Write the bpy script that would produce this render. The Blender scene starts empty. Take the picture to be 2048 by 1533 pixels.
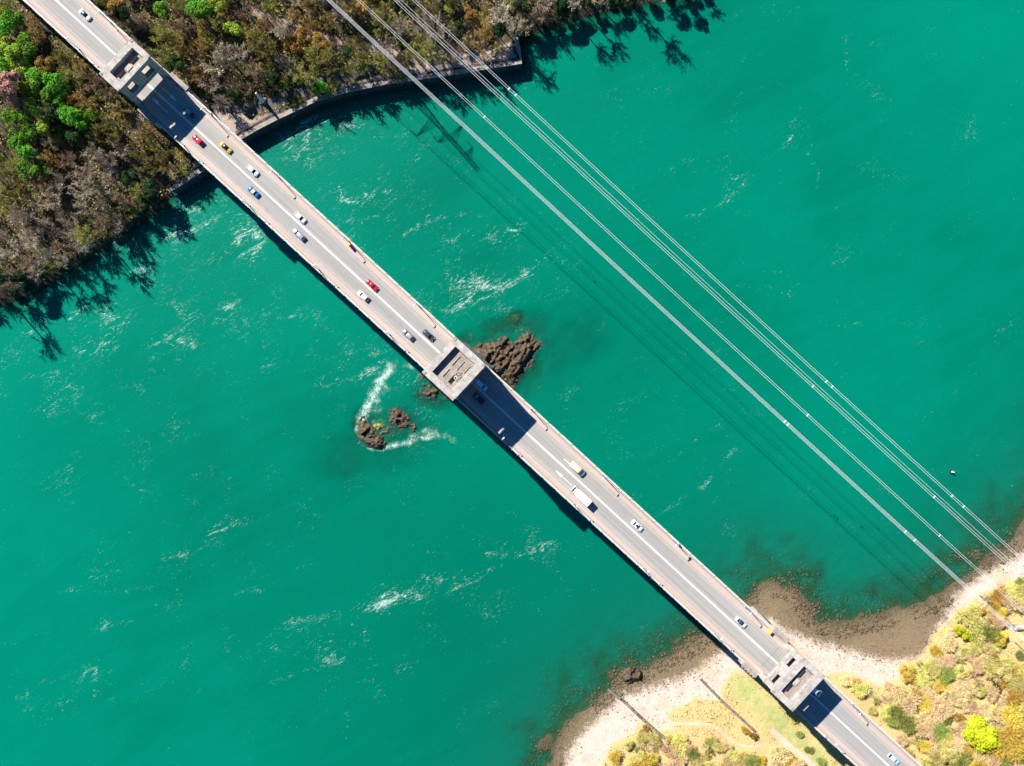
import bpy, math, random
import numpy as np
from mathutils import Vector, Matrix

random.seed(7)
RNG = np.random.default_rng(7)
scene = bpy.context.scene
COL = scene.collection
PI = math.pi

# ------------------------------------------------------------------ camera, world, sun, exposure
CAM_Z = 320.0
FPX = 1750.0
cam_d = bpy.data.cameras.new('camera')
cam = bpy.data.objects.new('camera', cam_d)
COL.objects.link(cam)
cam.location = (0, 0, CAM_Z)
cam.rotation_euler = (0, 0, 0)
cam_d.sensor_width = 36.0
cam_d.lens = FPX / 2048 * 36.0
cam_d.clip_start = 1.0
cam_d.clip_end = 20000
scene.camera = cam

SUN_EL = math.radians(43.3)
SUN_AZ = math.radians(48.4)      # the light travels this far below +x, seen on the photograph
ldir = Vector((math.cos(SUN_AZ) * math.cos(SUN_EL), -math.sin(SUN_AZ) * math.cos(SUN_EL), -math.sin(SUN_EL)))
world = bpy.data.worlds.new("World")
scene.world = world
world.use_nodes = True
wn = world.node_tree
wn.nodes.clear()
sky = wn.nodes.new('ShaderNodeTexSky')
sky.sky_type = 'NISHITA'
sky.sun_disc = False
sky.sun_elevation = SUN_EL
sky.sun_rotation = math.atan2(-ldir.x, -ldir.y)
sky.air_density = 1.0
sky.dust_density = 0.3
sky.ozone_density = 2.0
bg = wn.nodes.new('ShaderNodeBackground')
bg.inputs['Strength'].default_value = 0.055
wo = wn.nodes.new('ShaderNodeOutputWorld')
tint = wn.nodes.new('ShaderNodeMix'); tint.data_type = 'RGBA'; tint.blend_type = 'MULTIPLY'
tint.inputs[0].default_value = 1.0
tint.inputs[7].default_value = (0.14, 0.58, 1.0, 1)          # a deep, clean blue sky
wn.links.new(sky.outputs[0], tint.inputs[6])
wn.links.new(tint.outputs[2], bg.inputs[0])
wn.links.new(bg.outputs[0], wo.inputs[0])

sl = bpy.data.lights.new('sun', 'SUN')
sl.energy = 5.0
sl.angle = math.radians(0.5)
sl.color = (1.0, 0.955, 0.89)
sun = bpy.data.objects.new('sun', sl)
COL.objects.link(sun)
sun.rotation_euler = ldir.to_track_quat('-Z', 'Y').to_euler()
sun.location = (-150, 170, 300)

scene.view_settings.view_transform = 'Standard'
scene.view_settings.look = 'None'
scene.view_settings.exposure = 0.95
scene.view_settings.gamma = 1.0
scene.view_settings.use_curve_mapping = False
scene.cycles.max_bounces = 6
scene.cycles.diffuse_bounces = 2
scene.cycles.glossy_bounces = 2
scene.cycles.transparent_max_bounces = 8
scene.cycles.use_denoising = True

# ------------------------------------------------------------------ frames and helpers
TH = math.radians(42.6)          # bridge axis below +x
CT, ST = math.cos(TH), math.sin(TH)
DECK = 40.0

def P(u, v, z=0.0):
    k = (CAM_Z - z) / FPX
    return ((u - 1024.0) * k, (766.5 - v) * k)

def px_of(x, y, z=0.0):
    k = (CAM_Z - z) / FPX
    return (x / k + 1024.0, 766.5 - y / k)

def w2st(x, y):
    return (x * CT - y * ST, x * ST + y * CT)

def st2w(s, t):
    return (s * CT + t * ST, -s * ST + t * CT)

def PST(u, v, z):
    return w2st(*P(u, v, z))

def tag(o, label=None, cat=None, group=None, kind=None):
    if label: o['label'] = label
    if cat: o['category'] = cat
    if group: o['group'] = group
    if kind: o['kind'] = kind
    return o

def empty(name, loc=(0, 0, 0), rz=0.0):
    o = bpy.data.objects.new(name, None)
    COL.objects.link(o)
    o.location = loc
    o.rotation_euler = (0, 0, rz)
    o.empty_display_size = 0.5
    return o

def link(name, me, mat=None, parent=None):
    o = bpy.data.objects.new(name, me)
    COL.objects.link(o)
    if mat is not None and not me.materials:
        me.materials.append(mat)
    if parent is not None:
        o.parent = parent
    return o

def copy_tree(o, parent=None):
    c = o.copy()
    COL.objects.link(c)
    c.parent = parent
    for ch in list(o.children):
        copy_tree(ch, c)
    return c

def mesh_np(name, V, F, smooth=False):
    """V n x 3, F m x k (all faces k-gons)"""
    V = np.asarray(V, dtype=np.float32)
    F = np.asarray(F, dtype=np.int32)
    me = bpy.data.meshes.new(name)
    m, k = F.shape
    me.vertices.add(len(V))
    me.vertices.foreach_set('co', V.ravel())
    me.loops.add(m * k)
    me.loops.foreach_set('vertex_index', F.ravel())
    me.polygons.add(m)
    me.polygons.foreach_set('loop_start', np.arange(0, m * k, k, dtype=np.int32))
    if smooth:
        me.polygons.foreach_set('use_smooth', np.ones(m, dtype=bool))
    me.update(calc_edges=True)
    me.validate()
    return me

def set_attr(me, name, arr):
    a = me.attributes.new(name, 'FLOAT', 'POINT')
    a.data.foreach_set('value', np.asarray(arr, dtype=np.float32))

class MB:
    def __init__(self):
        self.V = []; self.F = []
    def box(self, x0, x1, y0, y1, z0, z1, top=None):
        b = len(self.V)
        tx0, tx1, ty0, ty1 = top if top else (x0, x1, y0, y1)
        self.V += [(x0, y0, z0), (x1, y0, z0), (x1, y1, z0), (x0, y1, z0),
                   (tx0, ty0, z1), (tx1, ty0, z1), (tx1, ty1, z1), (tx0, ty1, z1)]
        for f in ((3, 2, 1, 0), (4, 5, 6, 7), (0, 1, 5, 4), (1, 2, 6, 5), (2, 3, 7, 6), (3, 0, 4, 7)):
            self.F.append(tuple(b + i for i in f))
        return self
    def tube(self, p0, p1, r0, r1=None, n=6):
        r1 = r0 if r1 is None else r1
        p0, p1 = Vector(p0), Vector(p1)
        d = (p1 - p0).normalized()
        a = d.orthogonal().normalized(); c = d.cross(a)
        b = len(self.V)
        for p, r in ((p0, r0), (p1, r1)):
            for i in range(n):
                q = p + (a * math.cos(2 * PI * i / n) + c * math.sin(2 * PI * i / n)) * r
                self.V.append(tuple(q))
        for i in range(n):
            j = (i + 1) % n
            self.F.append((b + i, b + j, b + n + j, b + n + i))
        self.F.append(tuple(b + i for i in reversed(range(n))))
        self.F.append(tuple(b + n + i for i in range(n)))
        return self
    def poly(self, pts):
        b = len(self.V)
        self.V += [tuple(p) for p in pts]
        self.F.append(tuple(range(b, b + len(pts))))
        return self
    def loft(self, secs):
        n = len(secs[0]); b = len(self.V)
        for s in secs: self.V += [tuple(p) for p in s]
        for k in range(len(secs) - 1):
            for i in range(n):
                j = (i + 1) % n
                self.F.append((b + k * n + i, b + k * n + j, b + (k + 1) * n + j, b + (k + 1) * n + i))
        self.F.append(tuple(b + i for i in reversed(range(n))))
        self.F.append(tuple(b + (len(secs) - 1) * n + i for i in range(n)))
        return self
    def build(self, name, mat, parent=None, smooth=False):
        me = bpy.data.meshes.new(name)
        me.from_pydata(self.V, [], self.F)
        if smooth:
            for p in me.polygons: p.use_smooth = True
        me.update()
        return link(name, me, mat, parent)

# ------------------------------------------------------------------ materials
def new_mat(name):
    m = bpy.data.materials.new(name)
    m.use_nodes = True
    nt = m.node_tree
    b = nt.nodes['Principled BSDF']
    return m, nt, b

def N(nt, typ, **kw):
    n = nt.nodes.new(typ)
    for k, v in kw.items():
        setattr(n, k, v)
    return n

def math_n(nt, op, a, b=None, c=None, clamp=False):
    n = nt.nodes.new('ShaderNodeMath'); n.operation = op; n.use_clamp = clamp
    for i, x in enumerate((a, b, c)):
        if x is None: continue
        if isinstance(x, (int, float)): n.inputs[i].default_value = x
        else: nt.links.new(x, n.inputs[i])
    return n.outputs[0]

def map_range(nt, x, a, b, c=0.0, d=1.0):
    n = nt.nodes.new('ShaderNodeMapRange'); n.clamp = True
    nt.links.new(x, n.inputs[0])
    for i, v in enumerate((a, b, c, d)): n.inputs[i + 1].default_value = v
    return n.outputs[0]

def mix_col(nt, fac, a, b, blend='MIX'):
    n = nt.nodes.new('ShaderNodeMix'); n.data_type = 'RGBA'; n.blend_type = blend
    for idx, x in ((0, fac), (6, a), (7, b)):
        if isinstance(x, (int, float)): n.inputs[idx].default_value = x
        elif isinstance(x, tuple): n.inputs[idx].default_value = (*x, 1) if len(x) == 3 else x
        else: nt.links.new(x, n.inputs[idx])
    return n.outputs[2]

def noise(nt, scale, detail=3, rough=0.55, vec=None, dist=0.0):
    n = nt.nodes.new('ShaderNodeTexNoise')
    n.inputs['Scale'].default_value = scale
    n.inputs['Detail'].default_value = detail
    n.inputs['Roughness'].default_value = rough
    n.inputs['Distortion'].default_value = dist
    if vec is not None: nt.links.new(vec, n.inputs['Vector'])
    return n.outputs['Fac']

def coords(nt, which='Object', scale=(1, 1, 1), rot=(0, 0, 0)):
    tc = nt.nodes.new('ShaderNodeTexCoord')
    mp = nt.nodes.new('ShaderNodeMapping')
    mp.inputs['Scale'].default_value = scale
    mp.inputs['Rotation'].default_value = rot
    nt.links.new(tc.outputs[which], mp.inputs['Vector'])
    return mp.outputs[0]

def flow(nt, ang, scale):
    return_vec = coords(nt, 'Object', (1, 1, 1), (0, 0, -ang))
    mp = nt.nodes.new('ShaderNodeMapping'); mp.inputs['Scale'].default_value = scale
    nt.links.new(return_vec, mp.inputs['Vector'])
    return mp.outputs[0]

def attr(nt, name):
    n = nt.nodes.new('ShaderNodeAttribute'); n.attribute_name = name
    return n.outputs['Fac']

def simple(name, col, rough=0.7, var=0.18, scale=1.0, metal=0.0, spec=0.3, bump=0.0):
    m, nt, b = new_mat(name)
    v = coords(nt)
    n = noise(nt, scale, 5, 0.6, v)
    c = mix_col(nt, map_range(nt, n, 0.3, 0.7), tuple(x * (1 - var) for x in col), tuple(min(1, x * (1 + var)) for x in col))
    nt.links.new(c, b.inputs['Base Color'])
    b.inputs['Roughness'].default_value = rough
    b.inputs['Metallic'].default_value = metal
    b.inputs['Specular IOR Level'].default_value = spec
    if bump:
        bp = nt.nodes.new('ShaderNodeBump'); bp.inputs['Strength'].default_value = bump
        nt.links.new(n, bp.inputs['Height']); nt.links.new(bp.outputs[0], b.inputs['Normal'])
    return m

M = {}
# worn asphalt with wheel tracks running along the bridge (local x)
def asphalt():
    m, nt, b = new_mat('asphalt')
    v = coords(nt, 'Object', (0.012, 1.1, 1))
    st = noise(nt, 1.0, 4, 0.6, v)
    g = noise(nt, 0.5, 6, 0.7, coords(nt))
    fine = noise(nt, 9.0, 2, 0.6, coords(nt))
    c = mix_col(nt, map_range(nt, st, 0.3, 0.7), (0.235, 0.225, 0.21), (0.345, 0.33, 0.305))
    c = mix_col(nt, map_range(nt, g, 0.35, 0.75, 0, 0.35), c, (0.36, 0.335, 0.30))
    c = mix_col(nt, map_range(nt, fine, 0.3, 0.7, 0, 0.12), c, (0.14, 0.14, 0.14))
    # gutters stained pinkish by grit
    sx = nt.nodes.new('ShaderNodeSeparateXYZ'); nt.links.new(coords(nt), sx.inputs[0])
    edge = math_n(nt, 'ABSOLUTE', sx.outputs[1])
    ef = math_n(nt, 'ADD', edge, math_n(nt, 'MULTIPLY', math_n(nt, 'SUBTRACT', g, 0.5), 0.8))
    c = mix_col(nt, map_range(nt, ef, 3.5, 4.3, 0, 0.75), c, (0.42, 0.355, 0.315))
    nt.links.new(c, b.inputs['Base Color'])
    b.inputs['Roughness'].default_value = 0.9
    b.inputs['Specular IOR Level'].default_value = 0.15
    return m
M['asphalt'] = asphalt()

def footway_mat():
    m, nt, b = new_mat('footway_concrete')
    v = coords(nt, 'Object', (0.03, 1.6, 1))
    st = noise(nt, 1.0, 4, 0.6, v)
    g = noise(nt, 0.8, 6, 0.75, coords(nt))
    c = mix_col(nt, map_range(nt, st, 0.3, 0.7), (0.35, 0.275, 0.235), (0.46, 0.385, 0.34))
    c = mix_col(nt, map_range(nt, g, 0.4, 0.7, 0, 0.45), c, (0.45, 0.40, 0.345))
    nt.links.new(c, b.inputs['Base Color'])
    b.inputs['Roughness'].default_value = 0.9
    return m
M['footway'] = footway_mat()
M['paint'] = simple('road_paint', (0.72, 0.69, 0.62), 0.7, 0.12, 2.0)
M['rail'] = simple('rail_metal', (0.50, 0.54, 0.49), 0.5, 0.1, 2.0)
M['rust'] = simple('rusty_rail', (0.22, 0.11, 0.07), 0.8, 0.3, 2.0)
M['concrete'] = simple('concrete', (0.44, 0.40, 0.36), 0.85, 0.2, 0.6)
M['steel'] = simple('bridge_steel', (0.16, 0.18, 0.17), 0.6, 0.2, 0.5)

def stone_mat(name, c1, c2, brick=1.0, bump=0.3):
    m, nt, b = new_mat(name)
    v = coords(nt)
    g = noise(nt, 0.55, 7, 0.7, v)
    f = noise(nt, 3.5, 4, 0.65, v)
    c = mix_col(nt, map_range(nt, g, 0.32, 0.66), tuple(x * 0.8 for x in c1), c2)
    vo = nt.nodes.new('ShaderNodeTexVoronoi'); vo.inputs['Scale'].default_value = 0.75 * brick
    nt.links.new(coords(nt, 'Object', (1, 1, 1.7)), vo.inputs['Vector'])
    sep = nt.nodes.new('ShaderNodeSeparateColor'); nt.links.new(vo.outputs['Color'], sep.inputs[0])
    c = mix_col(nt, map_range(nt, sep.outputs[0], 0, 1, 0, 0.32), c, tuple(x * 0.55 for x in c1))
    c = mix_col(nt, map_range(nt, f, 0.52, 0.7, 0, 0.5), c, tuple(x * 0.5 for x in c1))
    bk = nt.nodes.new('ShaderNodeTexBrick'); bk.inputs['Scale'].default_value = 0.55 * brick
    bk.inputs['Mortar Size'].default_value = 0.025; bk.inputs['Color1'].default_value = (1, 1, 1, 1); bk.inputs['Color2'].default_value = (0.78, 0.78, 0.8, 1); bk.inputs['Mortar'].default_value = (0.25, 0.24, 0.23, 1)
    nt.links.new(coords(nt), bk.inputs['Vector'])
    c = mix_col(nt, 0.55, c, bk.outputs['Color'], 'MULTIPLY')
    nt.links.new(c, b.inputs['Base Color'])
    b.inputs['Roughness'].default_value = 0.9
    b.inputs['Specular IOR Level'].default_value = 0.2
    bp = nt.nodes.new('ShaderNodeBump'); bp.inputs['Strength'].default_value = bump
    bp.inputs['Distance'].default_value = 0.2
    nt.links.new(f, bp.inputs['Height']); nt.links.new(bp.outputs[0], b.inputs['Normal'])
    return m
M['stone'] = stone_mat('tower_limestone', (0.42, 0.375, 0.33), (0.64, 0.585, 0.52))
M['stone_floor'] = stone_mat('tower_floor_planks', (0.33, 0.27, 0.22), (0.48, 0.41, 0.35), 1.3)
M['wallstone'] = stone_mat('quay_stone', (0.07, 0.065, 0.055), (0.16, 0.14, 0.12), 1.2)
M['coping'] = stone_mat('quay_coping', (0.34, 0.29, 0.25), (0.50, 0.43, 0.37), 1.2)
M['drystone'] = stone_mat('dry_stone', (0.13, 0.11, 0.085), (0.34, 0.29, 0.23), 2.2)
M['white'] = simple('white_render', (0.78, 0.78, 0.75), 0.6, 0.06)
M['yellow'] = simple('cabinet_yellow', (0.72, 0.46, 0.08), 0.5, 0.1)
M['signgrey'] = simple('sign_back', (0.45, 0.45, 0.44), 0.5, 0.1)
M['galv'] = simple('galvanised', (0.42, 0.45, 0.45), 0.45, 0.15, 1.0, 0.3)
M['wire'] = simple('aluminium_wire', (0.80, 0.82, 0.82), 0.4, 0.03, 1.0, 0.0, 0.5)
M['insul'] = simple('insulator', (0.25, 0.2, 0.18), 0.3, 0.1)

def carpaint(name, col, rough=0.28, metal=0.0):
    m, nt, b = new_mat('paint_' + name)
    n = noise(nt, 1.2, 3, 0.5, coords(nt))
    nt.links.new(mix_col(nt, n, tuple(x * 0.93 for x in col), col), b.inputs['Base Color'])
    b.inputs['Roughness'].default_value = rough
    b.inputs['Metallic'].default_value = metal
    b.inputs['Coat Weight'].default_value = 0.5
    b.inputs['Coat Roughness'].default_value = 0.08
    return m
M['glass'] = carpaint('glass', (0.012, 0.018, 0.026), 0.08)
M['tyre'] = simple('tyre', (0.02, 0.02, 0.022), 0.8)
M['lamp'] = carpaint('headlight', (0.75, 0.77, 0.8), 0.1)

def foliage(name, col, var=0.35, trans=0.25, vr=0.25):
    m, nt, b = new_mat('leaf_' + name)
    oi = nt.nodes.new('ShaderNodeObjectInfo')
    hsv = nt.nodes.new('ShaderNodeHueSaturation')
    n = noise(nt, 2.2, 3, 0.6, coords(nt))
    c = mix_col(nt, map_range(nt, n, 0.3, 0.7), tuple(x * (1 - var) for x in col), tuple(min(0.95, x * (1 + var)) for x in col))
    nt.links.new(c, hsv.inputs['Color'])
    nt.links.new(map_range(nt, oi.outputs['Random'], 0, 1, 0.482, 0.518), hsv.inputs['Hue'])
    nt.links.new(map_range(nt, oi.outputs['Random'], 0, 1, 1 - vr, 1 + vr), hsv.inputs['Value'])
    out = nt.nodes['Material Output']
    b.inputs['Roughness'].default_value = 0.75
    b.inputs['Specular IOR Level'].default_value = 0.15
    nt.links.new(hsv.outputs[0], b.inputs['Base Color'])
    tr = nt.nodes.new('ShaderNodeBsdfTranslucent')
    nt.links.new(hsv.outputs[0], tr.inputs['Color'])
    mx = nt.nodes.new('ShaderNodeMixShader'); mx.inputs[0].default_value = trans
    nt.links.new(b.outputs[0], mx.inputs[1]); nt.links.new(tr.outputs[0], mx.inputs[2])
    nt.links.new(mx.outputs[0], out.inputs[0])
    return m
LEAF = {
    'green': foliage('green', (0.12, 0.30, 0.026)),
    'lime': foliage('lime', (0.31, 0.41, 0.04)),
    'dark': foliage('dark', (0.028, 0.065, 0.02)),
    'olive': foliage('olive', (0.33, 0.30, 0.085)),
    'ochre': foliage('ochre', (0.48, 0.345, 0.12)),
    'orange': foliage('orange', (0.31, 0.17, 0.04)),
    'salmon': foliage('salmon', (0.50, 0.28, 0.19), 0.25, 0.2, 0.05),
    'grey': foliage('grey', (0.54, 0.45, 0.335), 0.3, 0.1),
    'brown': foliage('brown', (0.44, 0.31, 0.19), 0.3, 0.1),
    'bright': foliage('bright', (0.50, 0.52, 0.02), 0.2),
    'gold': foliage('gold', (0.58, 0.41, 0.07), 0.22),
    'straw': foliage('straw', (0.64, 0.47, 0.24), 0.22, 0.1, 0.13), 'weed': foliage('weed', (0.13, 0.095, 0.055), 0.4, 0.0),
    'fresh': foliage('fresh', (0.57, 0.50, 0.16), 0.28, 0.25, 0.18),
    'mid': foliage('mid', (0.27, 0.31, 0.07), 0.35), 'under1': foliage('under1', (0.24, 0.235, 0.075), 0.4), 'under2': foliage('under2', (0.34, 0.24, 0.115), 0.4),
}
M['bark'] = simple('bark', (0.16, 0.125, 0.10), 0.9, 0.3, 2.0)
M['palebark'] = simple('pale_bark', (0.34, 0.29, 0.22), 0.9, 0.25, 2.0)

# ------------------------------------------------------------------ terrain functions
def poly_px(pts, z=0.0):
    return np.array([P(u, v, z) for u, v in pts])

N_PX = [(-20000, 13300), (-600, 1000), (-150, 712), (0, 612), (60, 588), (130, 545), (200, 500), (240, 470), (300, 430),
        (340, 396), (352, 386), (415, 345), (490, 283), (560, 245), (640, 207), (700, 190), (780, 174), (850, 164),
        (930, 152), (1042, 134), (1030, 85), (1062, 70), (1110, 52), (1160, 36), (1220, 20), (1300, 4), (1370, -10), (1430, -30), (1540, -110),
        (2200, -600), (20000, -12000), (20000, -40000), (-40000, -40000), (-40000, 13300)]
S_PX = [(-6000, 11000), (900, 1900), (1040, 1640), (1094, 1533), (1108, 1490), (1134, 1440), (1170, 1405), (1212, 1375),
        (1240, 1350), (1275, 1335), (1330, 1310), (1380, 1280), (1400, 1262), (1440, 1245), (1490, 1200), (1505, 1178),
        (1530, 1160), (1570, 1163), (1600, 1180), (1615, 1205), (1632, 1228), (1650, 1241), (1680, 1245), (1720, 1238),
        (1760, 1228), (1790, 1213), (1850, 1200), (1890, 1178), (1925, 1153), (1960, 1123), (2000, 1095), (2030, 1063),
        (2048, 1038), (2120, 985), (2500, 790), (20000, -7000), (20000, 40000), (-6000, 40000)]
VEG_PX = [(1150, 1640), (1202, 1533), (1218, 1497), (1238, 1480), (1268, 1464), (1276, 1449), (1294, 1442), (1314, 1460), (1327, 1459),
          (1347, 1457), (1337, 1434), (1345, 1421), (1370, 1408), (1390, 1396), (1421, 1398), (1444, 1401), (1441, 1383),
          (1451, 1363), (1469, 1345), (1530, 1350), (1600, 1362), (1650, 1350), (1691, 1343), (1721, 1354), (1752, 1369), (1782, 1372), (1798, 1354),
          (1793, 1336), (1821, 1324), (1854, 1311), (1856, 1293), (1877, 1265), (1897, 1245), (1915, 1227), (1945, 1207),
          (1961, 1191), (1986, 1181), (2027, 1163), (2060, 1150), (2400, 950), (20000, -6000), (20000, 40000), (-3000, 40000)]
WEED_PX = [(1131, 1560), (1131, 1533), (1142, 1497), (1172, 1462), (1202, 1434), (1233, 1403), (1251, 1391), (1294, 1380), (1345, 1363),
           (1390, 1345), (1408, 1327), (1434, 1312), (1480, 1280), (1530, 1262), (1540, 1235), (1560, 1255), (1600, 1272), (1640, 1287), (1700, 1302),
           (1760, 1316), (1800, 1320), (1840, 1312), (1862, 1296), (1872, 1262), (1892, 1230), (1907, 1200), (1922, 1185),
           (1950, 1165), (1980, 1143), (2048, 1108), (2400, 920), (20000, -6400), (20000, 40000), (-3500, 40000)]
NPOLY, SPOLY, VPOLY, WPOLY = poly_px(N_PX), poly_px(S_PX), poly_px(VEG_PX, 2.2), poly_px(WEED_PX, 1.0)

def seg_dist(X, Y, a, b):
    ax, ay = a; bx, by = b
    dx, dy = bx - ax, by - ay
    L = dx * dx + dy * dy + 1e-9
    t = np.clip(((X - ax) * dx + (Y - ay) * dy) / L, 0, 1)
    return np.hypot(X - ax - t * dx, Y - ay - t * dy)

def sdf(X, Y, poly):
    """metres, positive inside"""
    d = np.full(X.shape, 1e9)
    ins = np.zeros(X.shape, dtype=bool)
    n = len(poly)
    for i in range(n):
        a, b = poly[i], poly[(i + 1) % n]
        d = np.minimum(d, seg_dist(X, Y, a, b))
        c = ((a[1] > Y) != (b[1] > Y)) & (X < (b[0] - a[0]) * (Y - a[1]) / (b[1] - a[1] + 1e-12) + a[0])
        ins ^= c
    return np.where(ins, d, -d)

def line_dist(X, Y, pts):
    d = np.full(X.shape, 1e9)
    for i in range(len(pts) - 1):
        d = np.minimum(d, seg_dist(X, Y, pts[i], pts[i + 1]))
    return d

def vnoise(X, Y, scale, seed=0, octaves=3):
    """cheap value noise, 0..1"""
    out = np.zeros_like(X, dtype=float); amp = 1.0; tot = 0
    for o in range(octaves):
        s = scale * (2 ** o)
        xi, yi = np.floor(X * s), np.floor(Y * s)
        fx, fy = X * s - xi, Y * s - yi
        fx = fx * fx * (3 - 2 * fx); fy = fy * fy * (3 - 2 * fy)
        def h(a, b):
            v = np.sin(a * 127.1 + b * 311.7 + (seed + o) * 74.7) * 43758.5453
            return v - np.floor(v)
        out += amp * ((h(xi, yi) * (1 - fx) + h(xi + 1, yi) * fx) * (1 - fy) + (h(xi, yi + 1) * (1 - fx) + h(xi + 1, yi + 1) * fx) * fy)
        tot += amp; amp *= 0.5
    return out / tot

def sm(x, a, b):
    t = np.clip((x - a) / (b - a), 0, 1)
    return t * t * (3 - 2 * t)

# shoals: (u, v, rx m, ry m, angle, height above deep bed)
SHOALS = [(745, 862, 8, 8, 0.4, 8.9), (800, 848, 9, 8, 0.2, 8.9), (770, 870, 10, 8, 0.2, 8.3), (835, 865, 9, 6, 0, 8.2), (695, 915, 15, 12, 0.6, 8.1), (790, 905, 15, 8, 0.1, 7.9), (1065, 655, 10, 7, 0.4, 8.5), (1105, 705, 10, 9, 0, 8.0), (1145, 675, 16, 11, 0.3, 7.9), (925, 685, 8, 4, 0.5, 9.0), (865, 790, 9, 8, 0.2, 9.2), (1120, 790, 14, 14, 0, 6.2), (1020, 648, 7, 5, 0.5, 9.2), (985, 655, 6, 4, 0.3, 8.9), (960, 690, 8, 4, 0.5, 9.1), (690, 925, 8, 7, 0, 6.6), (850, 790, 6, 5, 0.3, 9.5), (755, 854, 3.5, 2.4, 0.6, 10.1),
          (790, 850, 11, 9, 0, 8.3), (745, 860, 9, 9, 0, 8.6), (716, 850, 3.0, 7, 0, 9.3), (1125, 670, 9, 6, 0.3, 7.2), (1090, 700, 7, 8, 0, 8.2), (845, 850, 8, 5, 0, 7.5),
          (1840, 1180, 6, 10, -0.3, 7.6), (2010, 1045, 6, 9, 0.3, 7.8), (1030, 640, 5, 3, 0.8, 9.9), (1010, 735, 16, 15, 0, 9.5), (1800, 1195, 7, 4, 0.2, 6.5), (1560, 1140, 11, 5, 0.2, 7.4)]

QUAY_LINE = poly_px([(415, 345), (490, 283), (560, 245), (640, 207), (700, 190), (780, 174), (850, 164), (930, 152), (1042, 134)])
RUIN_LINE = poly_px([(352, 386), (415, 345)])

def height(X, Y):
    dn = sdf(X, Y, NPOLY)
    ds = sdf(X, Y, SPOLY)
    dv = sdf(X, Y, VPOLY)
    k = CAM_Z / FPX
    U = X / k + 1024
    walled = sm(U, 346, 352) * (1 - sm(U, 1044, 1049))
    rough = vnoise(X, Y, 0.09, 3, 3) - 0.5
    rough2 = vnoise(X, Y, 0.33, 5, 3) - 0.5
    # north bank
    nat = np.minimum(np.maximum(dn, 0) * 0.75, 4.0) + 0.21 * np.maximum(dn - 5, 0) + rough * np.clip(dn, 0, 6) * 0.5
    ter = 5.4 * sm(dn, 0.3, 1.2) + 0.20 * np.maximum(dn - 10.5, 0) + rough * np.clip(dn - 9, 0, 6) * 0.5
    hn = nat * (1 - walled) + ter * walled
    hn = np.where(hn > 13, 13 + (hn - 13) * 0.1, hn)
    hn = np.minimum(hn, 30)
    # south bank
    hs = np.minimum(np.maximum(ds, 0) * 0.085, 2.2) + 0.20 * np.maximum(dv, 0) + rough2 * 0.45 * sm(ds, 0, 6) + rough * np.clip(dv, 0, 5) * 0.3
    hs = np.where(hs > 14, 14 + (hs - 14) * 0.15, hs)
    hs = np.minimum(hs, 30)
    # bed
    far_n = -0.55 * np.maximum(-dn, 0)
    ragged = vnoise(X, Y, 0.16, 11, 4) - 0.5
    far_s = -0.105 * np.maximum(-ds, 0) + ragged * 2.2 * sm(-ds, 0, 3) * (1 - sm(-ds, 12, 30))
    bed = np.maximum(np.maximum(far_n, far_s), -10.0)
    for (u, v, rx, ry, a, hh) in SHOALS:
        x, y = P(u, v)
        c, s = math.cos(a), math.sin(a)
        lx = (X - x) * c + (Y - y) * s; ly = -(X - x) * s + (Y - y) * c
        wr = 0.62 + 0.85 * vnoise(X, Y, 0.13, int(u) % 17, 3)
        lx = lx / wr; ly = ly / wr
        g = np.exp(-0.5 * ((lx / rx) ** 2 + (ly / ry) ** 2) ** 1.8)
        bed = np.maximum(bed, -10.0 + hh * g + rough2 * 1.6 * g)
    bed = np.minimum(bed, -0.05 + 0 * bed) if False else bed
    h = np.where(dn > 0, hn, np.where(ds > 0, hs + ragged * 0.9 * (1 - sm(ds, 1, 8)), np.minimum(bed, 0.25)))
    return h

def axis_coords(lo, hi, step, far):
    c = list(np.arange(lo, hi + 1e-6, step))
    s = step; x = hi; out = []
    while x < far:
        s *= 1.35; x += s; out.append(x)
    s = step; x = lo; pre = []
    while x > -far:
        s *= 1.35; x -= s; pre.append(x)
    return np.array(pre[::-1] + c + out)

def grid_mesh(name, xs, ys, Z, smooth=True):
    nx, ny = len(xs), len(ys)
    X, Y = np.meshgrid(xs, ys)
    V = np.stack([X.ravel(), Y.ravel(), Z.ravel()], 1)
    i = np.arange(nx - 1); j = np.arange(ny - 1)
    I, J = np.meshgrid(i, j)
    a = (J * nx + I).ravel()
    F = np.stack([a, a + 1, a + nx + 1, a + nx], 1)
    return mesh_np(name, V, F, smooth), X.ravel(), Y.ravel()

# ---- ground sheet
gx = axis_coords(-232, 232, 1.15, 6000)
gy = axis_coords(-182, 182, 1.15, 6000)
GX, GY = np.meshgrid(gx, gy)
GZ = height(GX, GY)
g_me, fx, fy = grid_mesh('ground', gx, gy, GZ)
fz = GZ.ravel()
dn_f, ds_f = sdf(fx, fy, NPOLY), sdf(fx, fy, SPOLY)
dv_f, dw_f = sdf(fx, fy, VPOLY), sdf(fx, fy, WPOLY)
set_attr(g_me, 'north', sm(dn_f, -1, 1))
set_attr(g_me, 'veg', dv_f)
set_attr(g_me, 'weed', dw_f)
set_attr(g_me, 'shore', ds_f)
TERR_IN = poly_px([(425, 222), (455, 225), (480, 226), (500, 240), (516, 233), (560, 220), (600, 203), (640, 185), (700, 166), (760, 150), (830, 131), (880, 117),
                   (940, 106), (1036, 82), (1050, 134), (930, 156), (850, 168), (780, 178), (700, 194), (640, 211), (560, 249), (490, 287), (415, 349), (352, 390), (352, 368), (385, 335)], 5.5)
set_attr(g_me, 'terrace', sdf(fx, fy, TERR_IN))
N_TRACK = poly_px([(500, 10), (545, 30), (600, 48), (660, 66), (740, 82), (830, 100), (900, 90)], 14)
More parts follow.
